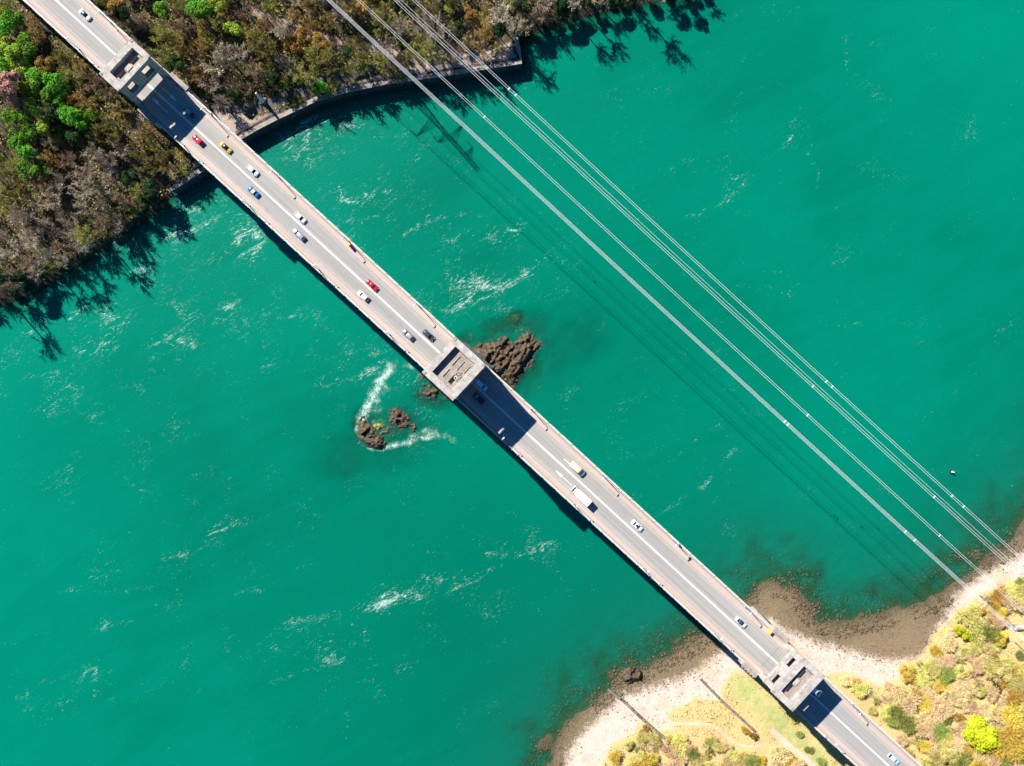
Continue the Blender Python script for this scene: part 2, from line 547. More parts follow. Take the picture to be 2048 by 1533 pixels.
N_TRACK2 = poly_px([(243, 262), (246, 235), (252, 215), (262, 205)], 20)
N_LANE = poly_px([(455, 215), (500, 218), (545, 205), (600, 185), (660, 160), (740, 140)], 5.5)
track = np.minimum(line_dist(fx, fy, N_TRACK) - 1.3, line_dist(fx, fy, N_TRACK2) - 0.8)
set_attr(g_me, 'track', track)
set_attr(g_me, 'lane', line_dist(fx, fy, N_LANE))
S_PATHS = [poly_px([(1330, 1455), (1347, 1449), (1380, 1449), (1405, 1446), (1425, 1450), (1445, 1465), (1462, 1480), (1490, 1489), (1520, 1484), (1550, 1483)], 3.5),
           poly_px([(1545, 1462), (1565, 1480), (1585, 1497), (1610, 1515), (1640, 1545)], 6)]
set_attr(g_me, 'path', np.minimum(line_dist(fx, fy, S_PATHS[0]) - 0.3, line_dist(fx, fy, S_PATHS[1]) - 0.8))
LAWN = poly_px([(1455, 1368), (1490, 1350), (1520, 1372), (1560, 1412), (1590, 1450), (1640, 1500), (1680, 1545), (1620, 1545), (1575, 1490), (1540, 1455), (1500, 1425), (1465, 1400)], 5)
set_attr(g_me, 'lawn', sdf(fx, fy, LAWN))

def ground_mat():
    m, nt, b = new_mat('ground_cover')
    v = coords(nt)
    nl = noise(nt, 0.12, 5, 0.65, v)
    nm = noise(nt, 0.5, 5, 0.7, v)
    nf = noise(nt, 1.9, 4, 0.7, v)
    nff = noise(nt, 5.0, 3, 0.7, v)
    # north wood floor: leaf litter, ivy
    c_n = mix_col(nt, map_range(nt, nm, 0.35, 0.65), (0.06, 0.046, 0.028), (0.15, 0.11, 0.065))
    c_n = mix_col(nt, map_range(nt, nl, 0.5, 0.62), c_n, (0.035, 0.038, 0.016))
    c_n = mix_col(nt, map_range(nt, nff, 0.5, 0.75, 0, 0.6), c_n, (0.03, 0.03, 0.02))
    # terrace, tracks
    c_t = mix_col(nt, map_range(nt, nf, 0.3, 0.7), (0.31, 0.235, 0.185), (0.48, 0.385, 0.315))
    te = math_n(nt, 'ADD', attr(nt, 'terrace'), math_n(nt, 'MULTIPLY', math_n(nt, 'SUBTRACT', nm, 0.5), 2.5))
    c_n = mix_col(nt, map_range(nt, te, -0.5, 0.6), c_n, c_t)
    tr = math_n(nt, 'ADD', attr(nt, 'track'), math_n(nt, 'MULTIPLY', math_n(nt, 'SUBTRACT', nm, 0.5), 2.0))
    c_n = mix_col(nt, map_range(nt, tr, 1.0, -0.4), c_n, (0.36, 0.27, 0.205))
    la = math_n(nt, 'ADD', attr(nt, 'lane'), math_n(nt, 'MULTIPLY', math_n(nt, 'SUBTRACT', nm, 0.5), 1.0))
    c_n = mix_col(nt, map_range(nt, la, 2.3, 1.7), c_n, (0.11, 0.105, 0.10))
    # south: weed rocks -> pebble beach -> scrub grass
    c_w = mix_col(nt, map_range(nt, nf, 0.35, 0.65), (0.062, 0.05, 0.03), (0.26, 0.19, 0.115))
    c_w = mix_col(nt, map_range(nt, nl, 0.45, 0.7), c_w, (0.155, 0.135, 0.07))
    sh = math_n(nt, 'ADD', attr(nt, 'shore'), math_n(nt, 'MULTIPLY', math_n(nt, 'SUBTRACT', nm, 0.5), 7.0))
    c_w = mix_col(nt, map_range(nt, sh, 2.0, 11.0, 0, 0.42), c_w, (0.29, 0.20, 0.12))
    c_w = mix_col(nt, map_range(nt, sh, 3.5, -0.5, 0, 0.7), c_w, (0.045, 0.045, 0.024))
    c_w = mix_col(nt, map_range(nt, nff, 0.55, 0.75, 0, 0.35), c_w, (0.21, 0.17, 0.12))
    c_b = mix_col(nt, map_range(nt, nm, 0.3, 0.7), (0.50, 0.385, 0.305), (0.64, 0.53, 0.45))
    c_b = mix_col(nt, map_range(nt, nff, 0.58, 0.72, 0, 0.55), c_b, (0.26, 0.19, 0.15))
    c_b = mix_col(nt, map_range(nt, nl, 0.55, 0.68, 0, 0.55), c_b, (0.50, 0.33, 0.14))
    jw = math_n(nt, 'MULTIPLY', math_n(nt, 'SUBTRACT', nf, 0.5), 7.0)
    jl = math_n(nt, 'MULTIPLY', math_n(nt, 'SUBTRACT', nm, 0.5), 6.0)
    dw = math_n(nt, 'ADD', math_n(nt, 'ADD', attr(nt, 'weed'), jw), jl)
    c_s = mix_col(nt, map_range(nt, dw, -1.6, 1.8), c_w, c_b)
    c_g = mix_col(nt, map_range(nt, nm, 0.35, 0.65), (0.54, 0.345, 0.185), (0.47, 0.42, 0.16))
    c_g = mix_col(nt, map_range(nt, nff, 0.45, 0.7, 0, 0.6), c_g, (0.44, 0.30, 0.14))
    lw = math_n(nt, 'ADD', attr(nt, 'lawn'), math_n(nt, 'MULTIPLY', math_n(nt, 'SUBTRACT', nl, 0.5), 9.0))
    c_l = mix_col(nt, map_range(nt, nm, 0.3, 0.7), (0.18, 0.33, 0.07), (0.50, 0.38, 0.19))
    c_g = mix_col(nt, map_range(nt, lw, -4, 4.5), c_g, c_l)
    pa = math_n(nt, 'ADD', attr(nt, 'path'), math_n(nt, 'MULTIPLY', math_n(nt, 'SUBTRACT', nf, 0.5), 0.9))
    c_g = mix_col(nt, map_range(nt, pa, 0.45, -0.1), c_g, (0.54, 0.42, 0.32))
    dv = math_n(nt, 'ADD', attr(nt, 'veg'), math_n(nt, 'MULTIPLY', math_n(nt, 'SUBTRACT', nm, 0.5), 7.0))
    c_s = mix_col(nt, map_range(nt, dv, -0.6, 0.9), c_s, c_g)
    c = mix_col(nt, attr(nt, 'north'), c_s, c_n)
    # bed below the water: dark weed with green-brown patches
    geo = nt.nodes.new('ShaderNodeNewGeometry')
    sx = nt.nodes.new('ShaderNodeSeparateXYZ'); nt.links.new(geo.outputs['Position'], sx.inputs[0])
    c_u = mix_col(nt, map_range(nt, nf, 0.35, 0.62), (0.008, 0.016, 0.011), (0.055, 0.065, 0.024))
    c_u = mix_col(nt, map_range(nt, nff, 0.56, 0.66, 0, 0.8), c_u, (0.17, 0.20, 0.06))
    c = mix_col(nt, map_range(nt, sx.outputs[2], 0.05, -0.25), c, c_u)
    nt.links.new(c, b.inputs['Base Color'])
    b.inputs['Roughness'].default_value = 0.95
    b.inputs['Specular IOR Level'].default_value = 0.1
    bp = nt.nodes.new('ShaderNodeBump'); bp.inputs['Strength'].default_value = 0.8; bp.inputs['Distance'].default_value = 0.5
    nt.links.new(nf, bp.inputs['Height']); nt.links.new(bp.outputs[0], b.inputs['Normal'])
    return m
ground = link('ground', g_me, ground_mat())
tag(ground, kind='structure')

SDG = {'n': sdf(GX, GY, NPOLY), 'v': sdf(GX, GY, VPOLY), 'l': sdf(GX, GY, LAWN), 'p': np.minimum(line_dist(GX, GY, S_PATHS[0]), line_dist(GX, GY, S_PATHS[1])),
       't1': line_dist(GX, GY, N_TRACK), 't2': line_dist(GX, GY, N_TRACK2), 'z': GZ}
def look(key, x, y):
    A = SDG[key]
    i = min(max(int(np.searchsorted(gx, x)) - 1, 0), len(gx) - 2); j = min(max(int(np.searchsorted(gy, y)) - 1, 0), len(gy) - 2)
    fx_ = (x - gx[i]) / (gx[i + 1] - gx[i]); fy_ = (y - gy[j]) / (gy[j + 1] - gy[j])
    return float((A[j, i] * (1 - fx_) + A[j, i + 1] * fx_) * (1 - fy_) + (A[j + 1, i] * (1 - fx_) + A[j + 1, i + 1] * fx_) * fy_)
def ground_z(x, y):
    return look('z', x, y)

def on_ground(u, v, above=0.0):
    z = 5.0
    for _ in range(5):
        x, y = P(u, v, z + above)
        z = max(ground_z(x, y), 0.0)
    x, y = P(u, v, z + above)
    return x, y, z

# ---- water sheet
wx = axis_coords(-212, 212, 1.0, 6000)
wy = axis_coords(-162, 162, 1.0, 6000)
WX, WY = np.meshgrid(wx, wy)
w_me, ax_, ay_ = grid_mesh('water', wx, wy, np.zeros_like(WX))
set_attr(w_me, 'depth', -height(ax_, ay_))
set_attr(w_me, 'painted_glare', sm(-ax_ * 0.9 + ay_ * 0.25, 55, 230) + 0.5 * sm(ax_ * 0.8 + ay_, 120, 260))  # glare painted into the water colour, lighter to the left and upper right
set_attr(w_me, 'painted_falloff', np.exp(-(((ax_ - 5) / 95) ** 2 + ((ay_ + 85) / 75) ** 2)))  # light fall-off painted into the water colour, darker at lower centre
set_attr(w_me, 'sand', np.exp(-np.maximum(-sdf(ax_, ay_, SPOLY), 0) / 28.0))
FOAM = [(600, 285, 95, 50, .95), (700, 230, 90, 40, .55), (560, 310, 60, 50, .8), (430, 400, 60, 60, .85), (480, 470, 70, 60, .95), (330, 500, 140, 80, .75), (230, 640, 200, 70, .6), (360, 650, 120, 60, .7),
        (650, 480, 120, 130, .6), (760, 420, 120, 70, .7), (830, 330, 120, 70, .45), (950, 590, 120, 60, .9), (980, 470, 140, 60, .55), (700, 690, 120, 90, .5), (500, 620, 200, 120, .5), (100, 740, 200, 70, .6), (200, 850, 260, 110, .33),
        (770, 740, 60, 50, .8), (840, 850, 60, 60, .6), (620, 1330, 200, 50, .5), (850, 1200, 170, 40, .55), (1050, 1100, 150, 40, .5), (330, 1130, 220, 60, .36), (120, 1370, 140, 60, .4), (420, 1000, 250, 80, .3),
        (1000, 700, 80, 60, .5), (1080, 560, 150, 60, .35), (1400, 120, 200, 70, .16), (1560, 300, 200, 120, .18), (1800, 180, 200, 150, .15), (1450, 550, 200, 200, .2), (1330, 850, 200, 150, .22), (1250, 1000, 200, 80, .2), (1640, 420, 200, 200, .1),
        (540, 270, 60, 25, .6), (800, 250, 120, 40, .35), (320, 470, 100, 30, .5), (130, 600, 90, 30, .35), (1100, 150, 200, 60, .3), (980, 880, 120, 40, .4)]
fu, fv = px_of(ax_, ay_, 0)
fm = np.full(ax_.shape, 0.06)
for (u, v, ru, rv, a) in FOAM:
    fm = np.maximum(fm, a * np.exp(-0.5 * (((fu - u) / ru) ** 2 + ((fv - v) / rv) ** 2)))
set_attr(w_me, 'foam', fm)
STREAK = [[(20, 1400), (60, 1385), (90, 1360), (140, 1348), (190, 1340)], [(170, 1350), (195, 1330), (190, 1395)], [(330, 1110), (390, 1100), (430, 1060), (480, 1040), (530, 1035)], [(60, 660), (120, 640), (180, 615)], [(300, 690), (340, 680), (380, 690)],
          [(440, 625), (470, 605), (480, 600)], [(280, 580), (310, 565)], [(420, 440), (450, 425), (470, 420)], [(480, 480), (500, 470), (520, 480), (515, 500), (490, 512)], [(560, 420), (600, 400)], [(690, 450), (740, 440), (780, 420)], [(660, 380), (700, 400), (760, 385)],
          [(540, 1370), (590, 1350), (640, 1330), (690, 1320), (720, 1310)], [(590, 1310), (630, 1320), (680, 1325)], [(720, 1220), (780, 1200), (830, 1205)], [(760, 1190), (800, 1180), (870, 1210), (900, 1190), (940, 1160), (990, 1135), (1040, 1120)], [(980, 1110), (1040, 1105), (1110, 1090)],
          [(570, 1250), (620, 1245), (680, 1230)], [(250, 1180), (300, 1170)], [(890, 620), (940, 600), (1000, 580), (1060, 545), (1090, 510)], [(950, 560), (985, 575), (1020, 560)], [(800, 470), (850, 440), (900, 430), (960, 430)], [(960, 480), (1020, 460), (1060, 440)], [(600, 250), (640, 240), (690, 245)],
          [(1390, 980), (1420, 960), (1450, 920), (1470, 900)], [(1330, 1020), (1370, 1000), (1400, 975)], [(1380, 430), (1440, 400), (1500, 350)], [(1500, 340), (1560, 300), (1590, 270)], [(1690, 70), (1700, 110), (1690, 150)], [(640, 770), (700, 760), (760, 745)], [(620, 800), (660, 790)],
          [(330, 480), (370, 470), (410, 450)], [(260, 550), (300, 545)], [(560, 640), (600, 630)], [(100, 1190), (160, 1180)], [(200, 1250), (260, 1240)], [(690, 1400), (700, 1450), (690, 1490)], [(460, 1190), (520, 1185)], [(840, 1170), (900, 1165), (960, 1150)], [(1600, 300), (1640, 330), (1630, 380)], [(40, 760), (110, 745)], [(150, 700), (230, 690)]]
stk = np.zeros(ax_.shape)
wob = (vnoise(fu, fv, 0.02, 71, 3) - 0.5) * 30
wob2 = (vnoise(fu, fv, 0.02, 77, 3) - 0.5) * 30
for i_, pts in enumerate(STREAK):
    d = line_dist(fu + wob, fv + wob2, pts)
    stk = np.maximum(stk, (0.75 + 0.25 * ((i_ * 37) % 10) / 10) * np.exp(-0.5 * (d / (4.0 + (i_ % 3) * 1.8)) ** 2))
set_attr(w_me, 'streak', stk)
WASH = [([(722, 842), (728, 825), (737, 808), (748, 785), (762, 760), (778, 738)], 11, 0.9), ([(775, 893), (800, 888), (830, 880), (860, 872), (885, 872), (905, 880)], 8, 0.75),
        ([(745, 840), (757, 800), (775, 765)], 14, 0.6), ([(828, 872), (850, 862), (872, 866)], 9, 0.7), ([(712, 850), (711, 868), (717, 885), (730, 894), (745, 900), (765, 902)], 3.5, 0.7), ([(770, 880), (785, 872), (800, 868)], 6, 0.5), ([(735, 838), (748, 846)], 5, 0.6), ([(718, 838), (715, 855), (722, 884)], 4, 0.6), ([(770, 745), (800, 725), (830, 730)], 14, 0.55),
        ([(925, 700), (940, 675), (950, 655)], 10, 0.45), ([(578, 268), (586, 290), (590, 300)], 7, 0.6), ([(515, 490), (490, 470), (478, 500)], 7, 0.4), ([(955, 600), (1000, 575), (1040, 545)], 16, 0.35)]
wsh = np.zeros(ax_.shape)
for pts, w, a in WASH:
    d = line_dist(fu, fv, pts)
    wsh = np.maximum(wsh, a * np.exp(-0.5 * (d / w) ** 2))
set_attr(w_me, 'wash', wsh)

def water_mat():
    m, nt, b = new_mat('sea_water')
    v = coords(nt)
    big = noise(nt, 0.012, 3, 0.5, v)
    mid = noise(nt, 0.05, 4, 0.6, v)
    c = mix_col(nt, map_range(nt, big, 0.36, 0.64), (0.0, 0.120, 0.073), (0.0, 0.162, 0.103))
    c = mix_col(nt, map_range(nt, mid, 0.35, 0.7, 0, 0.25), c, (0.0, 0.12, 0.076))
    cur = noise(nt, 0.03, 5, 0.62, flow(nt, 0.5, (0.5, 2.4, 1)), 1.5)
    c = mix_col(nt, map_range(nt, cur, 0.38, 0.62, 0, 0.30), c, (0.0, 0.178, 0.115))
    boil = noise(nt, 0.16, 4, 0.6, v, 2.5)
    c = mix_col(nt, map_range(nt, boil, 0.52, 0.72, 0, 0.16), c, (0.0, 0.10, 0.066))
    c = mix_col(nt, math_n(nt, 'MULTIPLY', attr(nt, 'painted_glare'), 0.6), c, (0.0, 0.185, 0.122))
    c = mix_col(nt, math_n(nt, 'MULTIPLY', attr(nt, 'painted_falloff'), 0.7), c, (0.0, 0.108, 0.066))
    dep = attr(nt, 'depth')
    jag = math_n(nt, 'MULTIPLY', math_n(nt, 'SUBTRACT', noise(nt, 0.35, 4, 0.65, v), 0.5), 1.1)
    dj = math_n(nt, 'MAXIMUM', math_n(nt, 'ADD', dep, jag), 0.0)
    op = math_n(nt, 'SUBTRACT', 1.0, math_n(nt, 'POWER', 2.718, math_n(nt, 'MULTIPLY', dj, -0.62)))
    # paler water over the shallow sand
    c = mix_col(nt, math_n(nt, 'MULTIPLY', map_range(nt, dep, 6.5, 1.5, 0, 0.6), attr(nt, 'sand')), c, (0.005, 0.20, 0.135))
    nt.links.new(c, b.inputs['Base Color'])
    b.inputs['Roughness'].default_value = 0.22
    b.inputs['IOR'].default_value = 1.33
    b.inputs['Specular IOR Level'].default_value = 0.2
    rip = noise(nt, 0.9, 4, 0.65, flow(nt, 0.55, (0.8, 1.8, 1)), 0.8)
    bp = nt.nodes.new('ShaderNodeBump'); bp.inputs['Strength'].default_value = 0.16; bp.inputs['Distance'].default_value = 0.5
    nt.links.new(rip, bp.inputs['Height']); nt.links.new(bp.outputs[0], b.inputs['Normal'])
    tr = nt.nodes.new('ShaderNodeBsdfTransparent'); tr.inputs[0].default_value = (0.62, 0.93, 0.86, 1)
    mx = nt.nodes.new('ShaderNodeMixShader')
    nt.links.new(op, mx.inputs[0]); nt.links.new(tr.outputs[0], mx.inputs[1]); nt.links.new(b.outputs[0], mx.inputs[2])
    # foam flecks and threads drawn out by the current
    vr = flow(nt, 0.55, (0.55, 1.7, 1))
    n1 = noise(nt, 0.16, 6, 0.62, vr, 1.2)
    ridge = math_n(nt, 'SUBTRACT', 1.0, math_n(nt, 'MULTIPLY', math_n(nt, 'ABSOLUTE', math_n(nt, 'SUBTRACT', n1, 0.5)), 9.0))
    n2 = noise(nt, 1.6, 5, 0.72, vr, 1.3)
    n3 = noise(nt, 0.07, 3, 0.6, v)
    fo = attr(nt, 'foam')
    val = math_n(nt, 'ADD', math_n(nt, 'MULTIPLY', math_n(nt, 'MAXIMUM', ridge, 0.0), 0.21), n2)
    val = math_n(nt, 'ADD', val, math_n(nt, 'MULTIPLY', math_n(nt, 'SUBTRACT', n3, 0.5), 0.5))
    val = math_n(nt, 'ADD', val, math_n(nt, 'MULTIPLY', fo, 0.19))
    val = math_n(nt, 'ADD', val, math_n(nt, 'MULTIPLY', attr(nt, 'streak'), 0.135))
    f1 = map_range(nt, val, 0.88, 1.04)
    wa = attr(nt, 'wash')
    n4 = noise(nt, 0.8, 6, 0.75, coords(nt, 'Object', (1.2, 0.8, 1), (0, 0, -0.5)), 2.2)
    lace = math_n(nt, 'SUBTRACT', 1.0, math_n(nt, 'MULTIPLY', math_n(nt, 'ABSOLUTE', math_n(nt, 'SUBTRACT', n4, 0.5)), 6.5))
    n5 = noise(nt, 0.28, 4, 0.6, v)
    val2 = math_n(nt, 'ADD', math_n(nt, 'MULTIPLY', lace, 0.55), math_n(nt, 'MULTIPLY', wa, 0.6))
    val2 = math_n(nt, 'ADD', val2, math_n(nt, 'MULTIPLY', math_n(nt, 'SUBTRACT', n5, 0.5), 0.9))
    f2 = math_n(nt, 'MULTIPLY', map_range(nt, val2, 0.80, 1.10, 0, 0.9), map_range(nt, wa, 0.04, 0.25))
    ff = math_n(nt, 'MAXIMUM', math_n(nt, 'MULTIPLY', f1, 0.62), f2)
    fd = nt.nodes.new('ShaderNodeBsdfDiffuse'); fd.inputs[0].default_value = (0.62, 0.72, 0.68, 1)
    mx2 = nt.nodes.new('ShaderNodeMixShader')
    nt.links.new(ff, mx2.inputs[0]); nt.links.new(mx.outputs[0], mx2.inputs[1]); nt.links.new(fd.outputs[0], mx2.inputs[2])
    nt.links.new(mx2.outputs[0], nt.nodes['Material Output'].inputs[0])
    return m
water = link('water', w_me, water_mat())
tag(water, kind='structure')

# ------------------------------------------------------------------ bridge (local frame: x along, y across, origin on the axis)
T_AXIS = -8.55
ORG = st2w(0, T_AXIS)
ROT = -TH
def bridge_root(name, s=0.0, t=0.0, z=0.0, flip=False):
    x, y = st2w(s, T_AXIS + t)
    return empty(name, (x, y, z), ROT + (PI if flip else 0))
def loc_st(u, v, z):
    s, t = PST(u, v, z)
    return s, t - T_AXIS

SA, SB = -420.0, 420.0
HW, RW = 7.25, 4.55
road = bridge_root('road', 0, 0, DECK)
tag(road, kind='structure')
MB().box(SA, SB, -RW, RW, -0.25, 0.0).build('carriageway', M['asphalt'], road)
ml = MB()
segs = [(SA, SB)]
for y0 in (-0.26, 0.05):
    for a, b in segs:
        ml.box(a, b, y0, y0 + 0.21, 0.002, 0.008)
ml.build('centre_line', M['paint'], road)
for x in (-155.4, -146.6, -22.1, -8.8, 120.1, 129.9):
    MB().box(x - 0.08, x + 0.08, -RW + 0.02, RW - 0.02, 0.0085, 0.011).build('expansion_joint', M['steel'], road)
def arrow(u, v, flip):
    s, t = loc_st(u, v, DECK)
    d = -1 if flip else 1
    mb = MB()
    z = 0.009
    def q(pts): mb.poly([(s + d * a, t + d * b, z) for a, b in pts])
    q([(-3.7, -0.1), (0.6, -0.1), (0.6, 0.1), (-3.7, 0.1)])
    q([(0.6, -0.1), (0.9, -0.46), (3.6, -0.03), (3.6, 0.03), (0.9, 0.46), (0.6, 0.1)])
    return mb.build('lane_arrow', M['paint'], road)
arrow(338, 189, False); arrow(320, 211, True); arrow(1127, 956, True); arrow(1145, 934, False)

deck = bridge_root('bridge_deck', 0, 0, DECK)
tag(deck, 'long pale road deck spanning the green strait between three stone towers', 'bridge')
MB().box(SA, SB, -7.1, 7.1, -1.6, -0.26).build('deck_slab', M['concrete'], deck)
MB().box(SA, SB, -5.2, 5.2, -9.5, -7.5).build('lower_deck', M['steel'], deck)
for sg in (1, -1):
    mb = MB()
    a, b = sorted((sg * RW, sg * 6.75))
    mb.box(SA, SB, a, b, -0.255, 0.12)
    mb.build('footway', M['footway'], deck)
    mb = MB()
    a, b = sorted((sg * RW, sg * (RW - 0.16)))
    mb.box(SA, SB, a, b, 0.001, 0.135)
    mb.build('kerb', M['coping'], deck)
# parapets: panels with gaps, top rail, posts, thin rust-brown guard rail inside
TOW = [(-155.0, -147.0), (-21.7, -9.2), (120.5, 129.5)]
def clear_of_towers(s):
    return all(not (a - 0.2 < s < b + 0.2) for a, b in TOW)
SPANS = [(-235.0, -155.3), (-146.7, -22.0), (-8.9, 120.2), (129.8, 235.0)]
for sg in (1, -1):
    for (sa_, sb_) in SPANS:
        mb = MB(); gr = MB()
        n = int(round((sb_ - sa_) / 5.1)); st_ = (sb_ - sa_) / n
        mb.box(sa_, sb_, *sorted((sg * 6.80, sg * 6.98)), 0.125, 0.3)
        gr.box(sa_, sb_, *sorted((sg * 6.28, sg * 6.36)), 0.62, 0.74)
        for i in range(n):
            s_, e_ = sa_ + i * st_, sa_ + (i + 1) * st_
            mb.box(s_ + 0.1, e_ - 0.1, *sorted((sg * 6.86, sg * 6.95)), 0.3, 0.95)
            mb.box(s_ + 0.1, e_ - 0.1, *sorted((sg * 6.76, sg * 7.05)), 0.95, 1.10)
            mb.box(s_ - 0.09, s_ + 0.09, *sorted((sg * 6.99, sg * 7.2)), 0.118, 1.0)
            gr.box(s_ + 1.2, s_ + 1.32, *sorted((sg * 6.29, sg * 6.35)), 0.12, 0.62)
        pp = mb.build('parapet', M['rail'], deck)
        gr.build('guard_rail', M['rust'], pp)
    mb = MB(); mb.box(SA, SB, *sorted((sg * 6.76, sg * 7.25)), -0.254, 0.115)
    mb.build('edge_beam', M['concrete'], deck)
# steel arches between towers
for (a, b) in ((-147.0, -21.7), (-9.2, 120.5)):
    for y in (-4.6, 4.6):
        mb = MB(); n = 24
        for i in range(n):
            def az(f): return -33 + 23 * (1 - (2 * f - 1) ** 2)
            f0, f1 = i / n, (i + 1) / n
            x0, x1 = a + (b - a) * f0, a + (b - a) * f1
            mb.tube((x0, y, az(f0)), (x1, y, az(f1)), 0.55, n=4)
            if i % 3 == 0 and i:
                mb.tube((x0, y, az(f0)), (x0, y, -9.5), 0.3, n=4)
        rib = mb.build('arch_rib', M['steel'], deck)
    for i in range(1, 8):
        x = a + (b - a) * i / 8
        for y in (-4.2, 4.2):
            mb = MB(); mb.tube((x, y, -7.6), (x, y, -1.5), 0.35, n=6); mb.build('column', M['steel'], deck)
for a in (-200, -250, -300, 175, 225, 275):
    mb = MB(); mb.box(a - 1.5, a + 1.5, -5, 5, -34, -9.5); mb.build('pier', M['stone'], deck)

def tower(name, s0, s1, ztop, label, holes, wells, nw_floor=True):
    """s0,s1: outer edges at the cornice; wells: (w0,w1,t0,t1) in bridge t; holes: list of (s, t)"""
    r = bridge_root(name, 0, 0, 0)
    tag(r, label, 'bridge tower', 'stone towers carrying the bridge')
    tt0, tt1 = -7.15, 7.35                                      # outer edges of the cornice across
    o = 0.3
    A, B, C, D = s0 + o, s1 - o, tt0 + o, tt1 - o               # shaft
    portal = 46.45
    floor = ztop - 1.8
    w0, w1, v0, v1 = wells
    wl = MB()
    # shaft below the road, battered
    wl.box(A - 1.2, B + 1.2, C - 1.2, D + 1.2, -6, 38.2, top=(A, B, C, D))
    # piers beside the roadway
    wl.box(A, B, C, -5.05, 38.2, portal)
    wl.box(A, B, 5.25, D, 38.2, portal)
    wl.box(A, B, C, D, portal, 47.2)                            # soffit slab
    zs, zh = floor - 5.2, floor - 0.75                          # windows
    win = [(-5.0, -1.9), (1.9, 5.0)]
    for (x0, x1) in ((A, w0), (w1, B)):
        if x0 == A:
            wl.box(A, A + 0.8, C, D, 47.2, zs)
            wl.box(A + 0.8, x1, C, win[0][0], 47.2, zs); wl.box(A + 0.8, x1, win[0][1], win[1][0], 47.2, zs); wl.box(A + 0.8, x1, win[1][1], D, 47.2, zs)
        else:
            wl.box(x0, x1, C, D, 47.2, zs)
        ys = [C, win[0][0], win[0][1], win[1][0], win[1][1], D]
        for i in (0, 2, 4):
            wl.box(x0, x1, ys[i], ys[i + 1], zs, zh)
        wl.box(x0, x1, C, D, zh, ztop - 0.5)
    wl.box(w0, w1, C, v0, 47.2, ztop - 0.5)
    wl.box(w0, w1, v1, D, 47.2, ztop - 0.5)
    wl.build('wall', M['stone'], r)
    # cornice ring / parapet top
    co = MB()
    co.box(s0, w0, tt0, tt1, ztop - 0.5, ztop)
    co.box(w1, s1, tt0, tt1, ztop - 0.5, ztop)
    co.box(w0, w1, tt0, v0, ztop - 0.5, ztop)
    co.box(w0, w1, v1, tt1, ztop - 0.5, ztop)
    co.build('cornice', M['stone'], r)
    # corner blocks slightly proud of the cornice
    for (x, y) in ((s0, tt0), (s1, tt0), (s0, tt1), (s1, tt1)):
        xx = x + (0.1 if x == s0 else -1.0); yy = y + (0.1 if y == tt0 else -1.0)
        cb = MB(); cb.box(xx, xx + 0.9, yy, yy + 0.9, ztop + 0.002, ztop + 0.16); cb.build('corner_block', M['coping'], r)
    sc = MB()
    e = 0.22
    sc.box(A - e, A, C - e, D + e, portal + 0.05, 47.3); sc.box(B, B + e, C - e, D + e, portal + 0.05, 47.3)
    sc.box(A, B, C - e, C, portal + 0.05, 47.3); sc.box(A, B, D, D + e, portal + 0.05, 47.3)
    sc.build('string_course', M['stone'], r)
    for (y0, y1) in win:
        for (xa, xb) in ((B - 0.15, B + 0.28), (A - 0.28, A + 0.15)):
            sl_ = MB(); sl_.box(xa, xb, y0 - 0.15, y1 + 0.15, zs - 0.28, zs - 0.002); sl_.build('window_sill', M['coping'], r)
    # well floor with openings
    fl = MB()
    hs = sorted(holes, key=lambda h: h[1])
    z0, z1 = floor - 0.4, floor
    y = v0
    for (hx, hy, hw, hl) in hs:
        fl.box(w0, w1, y, hy - hl / 2, z0, z1)
        fl.box(w0, hx - hw / 2, hy - hl / 2, hy + hl / 2, z0, z1)
        fl.box(hx + hw / 2, w1, hy - hl / 2, hy + hl / 2, z0, z1)
        y = hy + hl / 2
    fl.box(w0, w1, y, v1, z0, z1)
    fl.build('roof_floor', M['stone_floor'], r)
    return r, (w0, w1, v0, v1, floor)

# openings: (s, t, width along, length across)
t1, w1_ = tower('bridge_tower', -155.0, -147.0, 56.0, 'stone bridge tower amid the north bank woods with two dark roof openings',
                [(-150.55, 3.1, 1.15, 2.8), (-150.55, -2.6, 1.15, 2.8)], (-152.9, -148.5, -4.6, 5.5))
t2, w2_ = tower('bridge_tower', -21.7, -9.2, 62.2, 'central stone bridge tower standing on the rocky islet in midstream',
                [(-13.5, -2.8, 1.05, 2.5)], (-19.6, -11.9, -4.9, 5.2))
t3, w3_ = tower('bridge_tower', 120.5, 129.5, 56.0, 'pale sunlit stone bridge tower at the edge of the south shore beach',
                [(124.8, 3.1, 1.05, 2.8), (124.8, -2.6, 1.05, 2.8)], (122.7, 127.2, -4.9, 5.3))
# roof clutter: raised curbs beside the openings, hatches, boards, a caged ladder
for (tw, hx) in ((t1, -150.6), (t3, 124.8)):
    fz_ = 54.2
    for hy in (3.1, -2.6):
        mb = MB()
        mb.box(hx - 0.98, hx - 0.62, hy - 1.45, hy + 1.45, fz_ + 0.003, fz_ + 0.2)
        mb.build('opening_kerb', M['coping'], tw)
    mb = MB(); mb.box(hx - 0.6, hx + 0.8, -0.9, 1.3, fz_ + 0.003, fz_ + 0.3); mb.build('roof_block', M['stone'], tw)
for (x, y, lx, ly) in ((-16.8, 2.2, 0.25, 3.6), (-14.7, 2.0, 0.12, 3.4), (-12.6, 2.4, 0.22, 3.0), (-16.6, -2.4, 0.2, 3.0), (-14.4, -2.6, 0.12, 2.9)):
    mb = MB(); mb.box(x - lx / 2, x + lx / 2, y - ly / 2, y + ly / 2, 60.403, 60.75); mb.build('roof_beam', M['stone'], t2)
mb = MB()
for i in range(9):
    yy = 0.7 + i * 0.42
    mb.box(-14.5, -12.9, yy, yy + 0.34, 60.403, 60.46 + 0.05 * (i % 3))
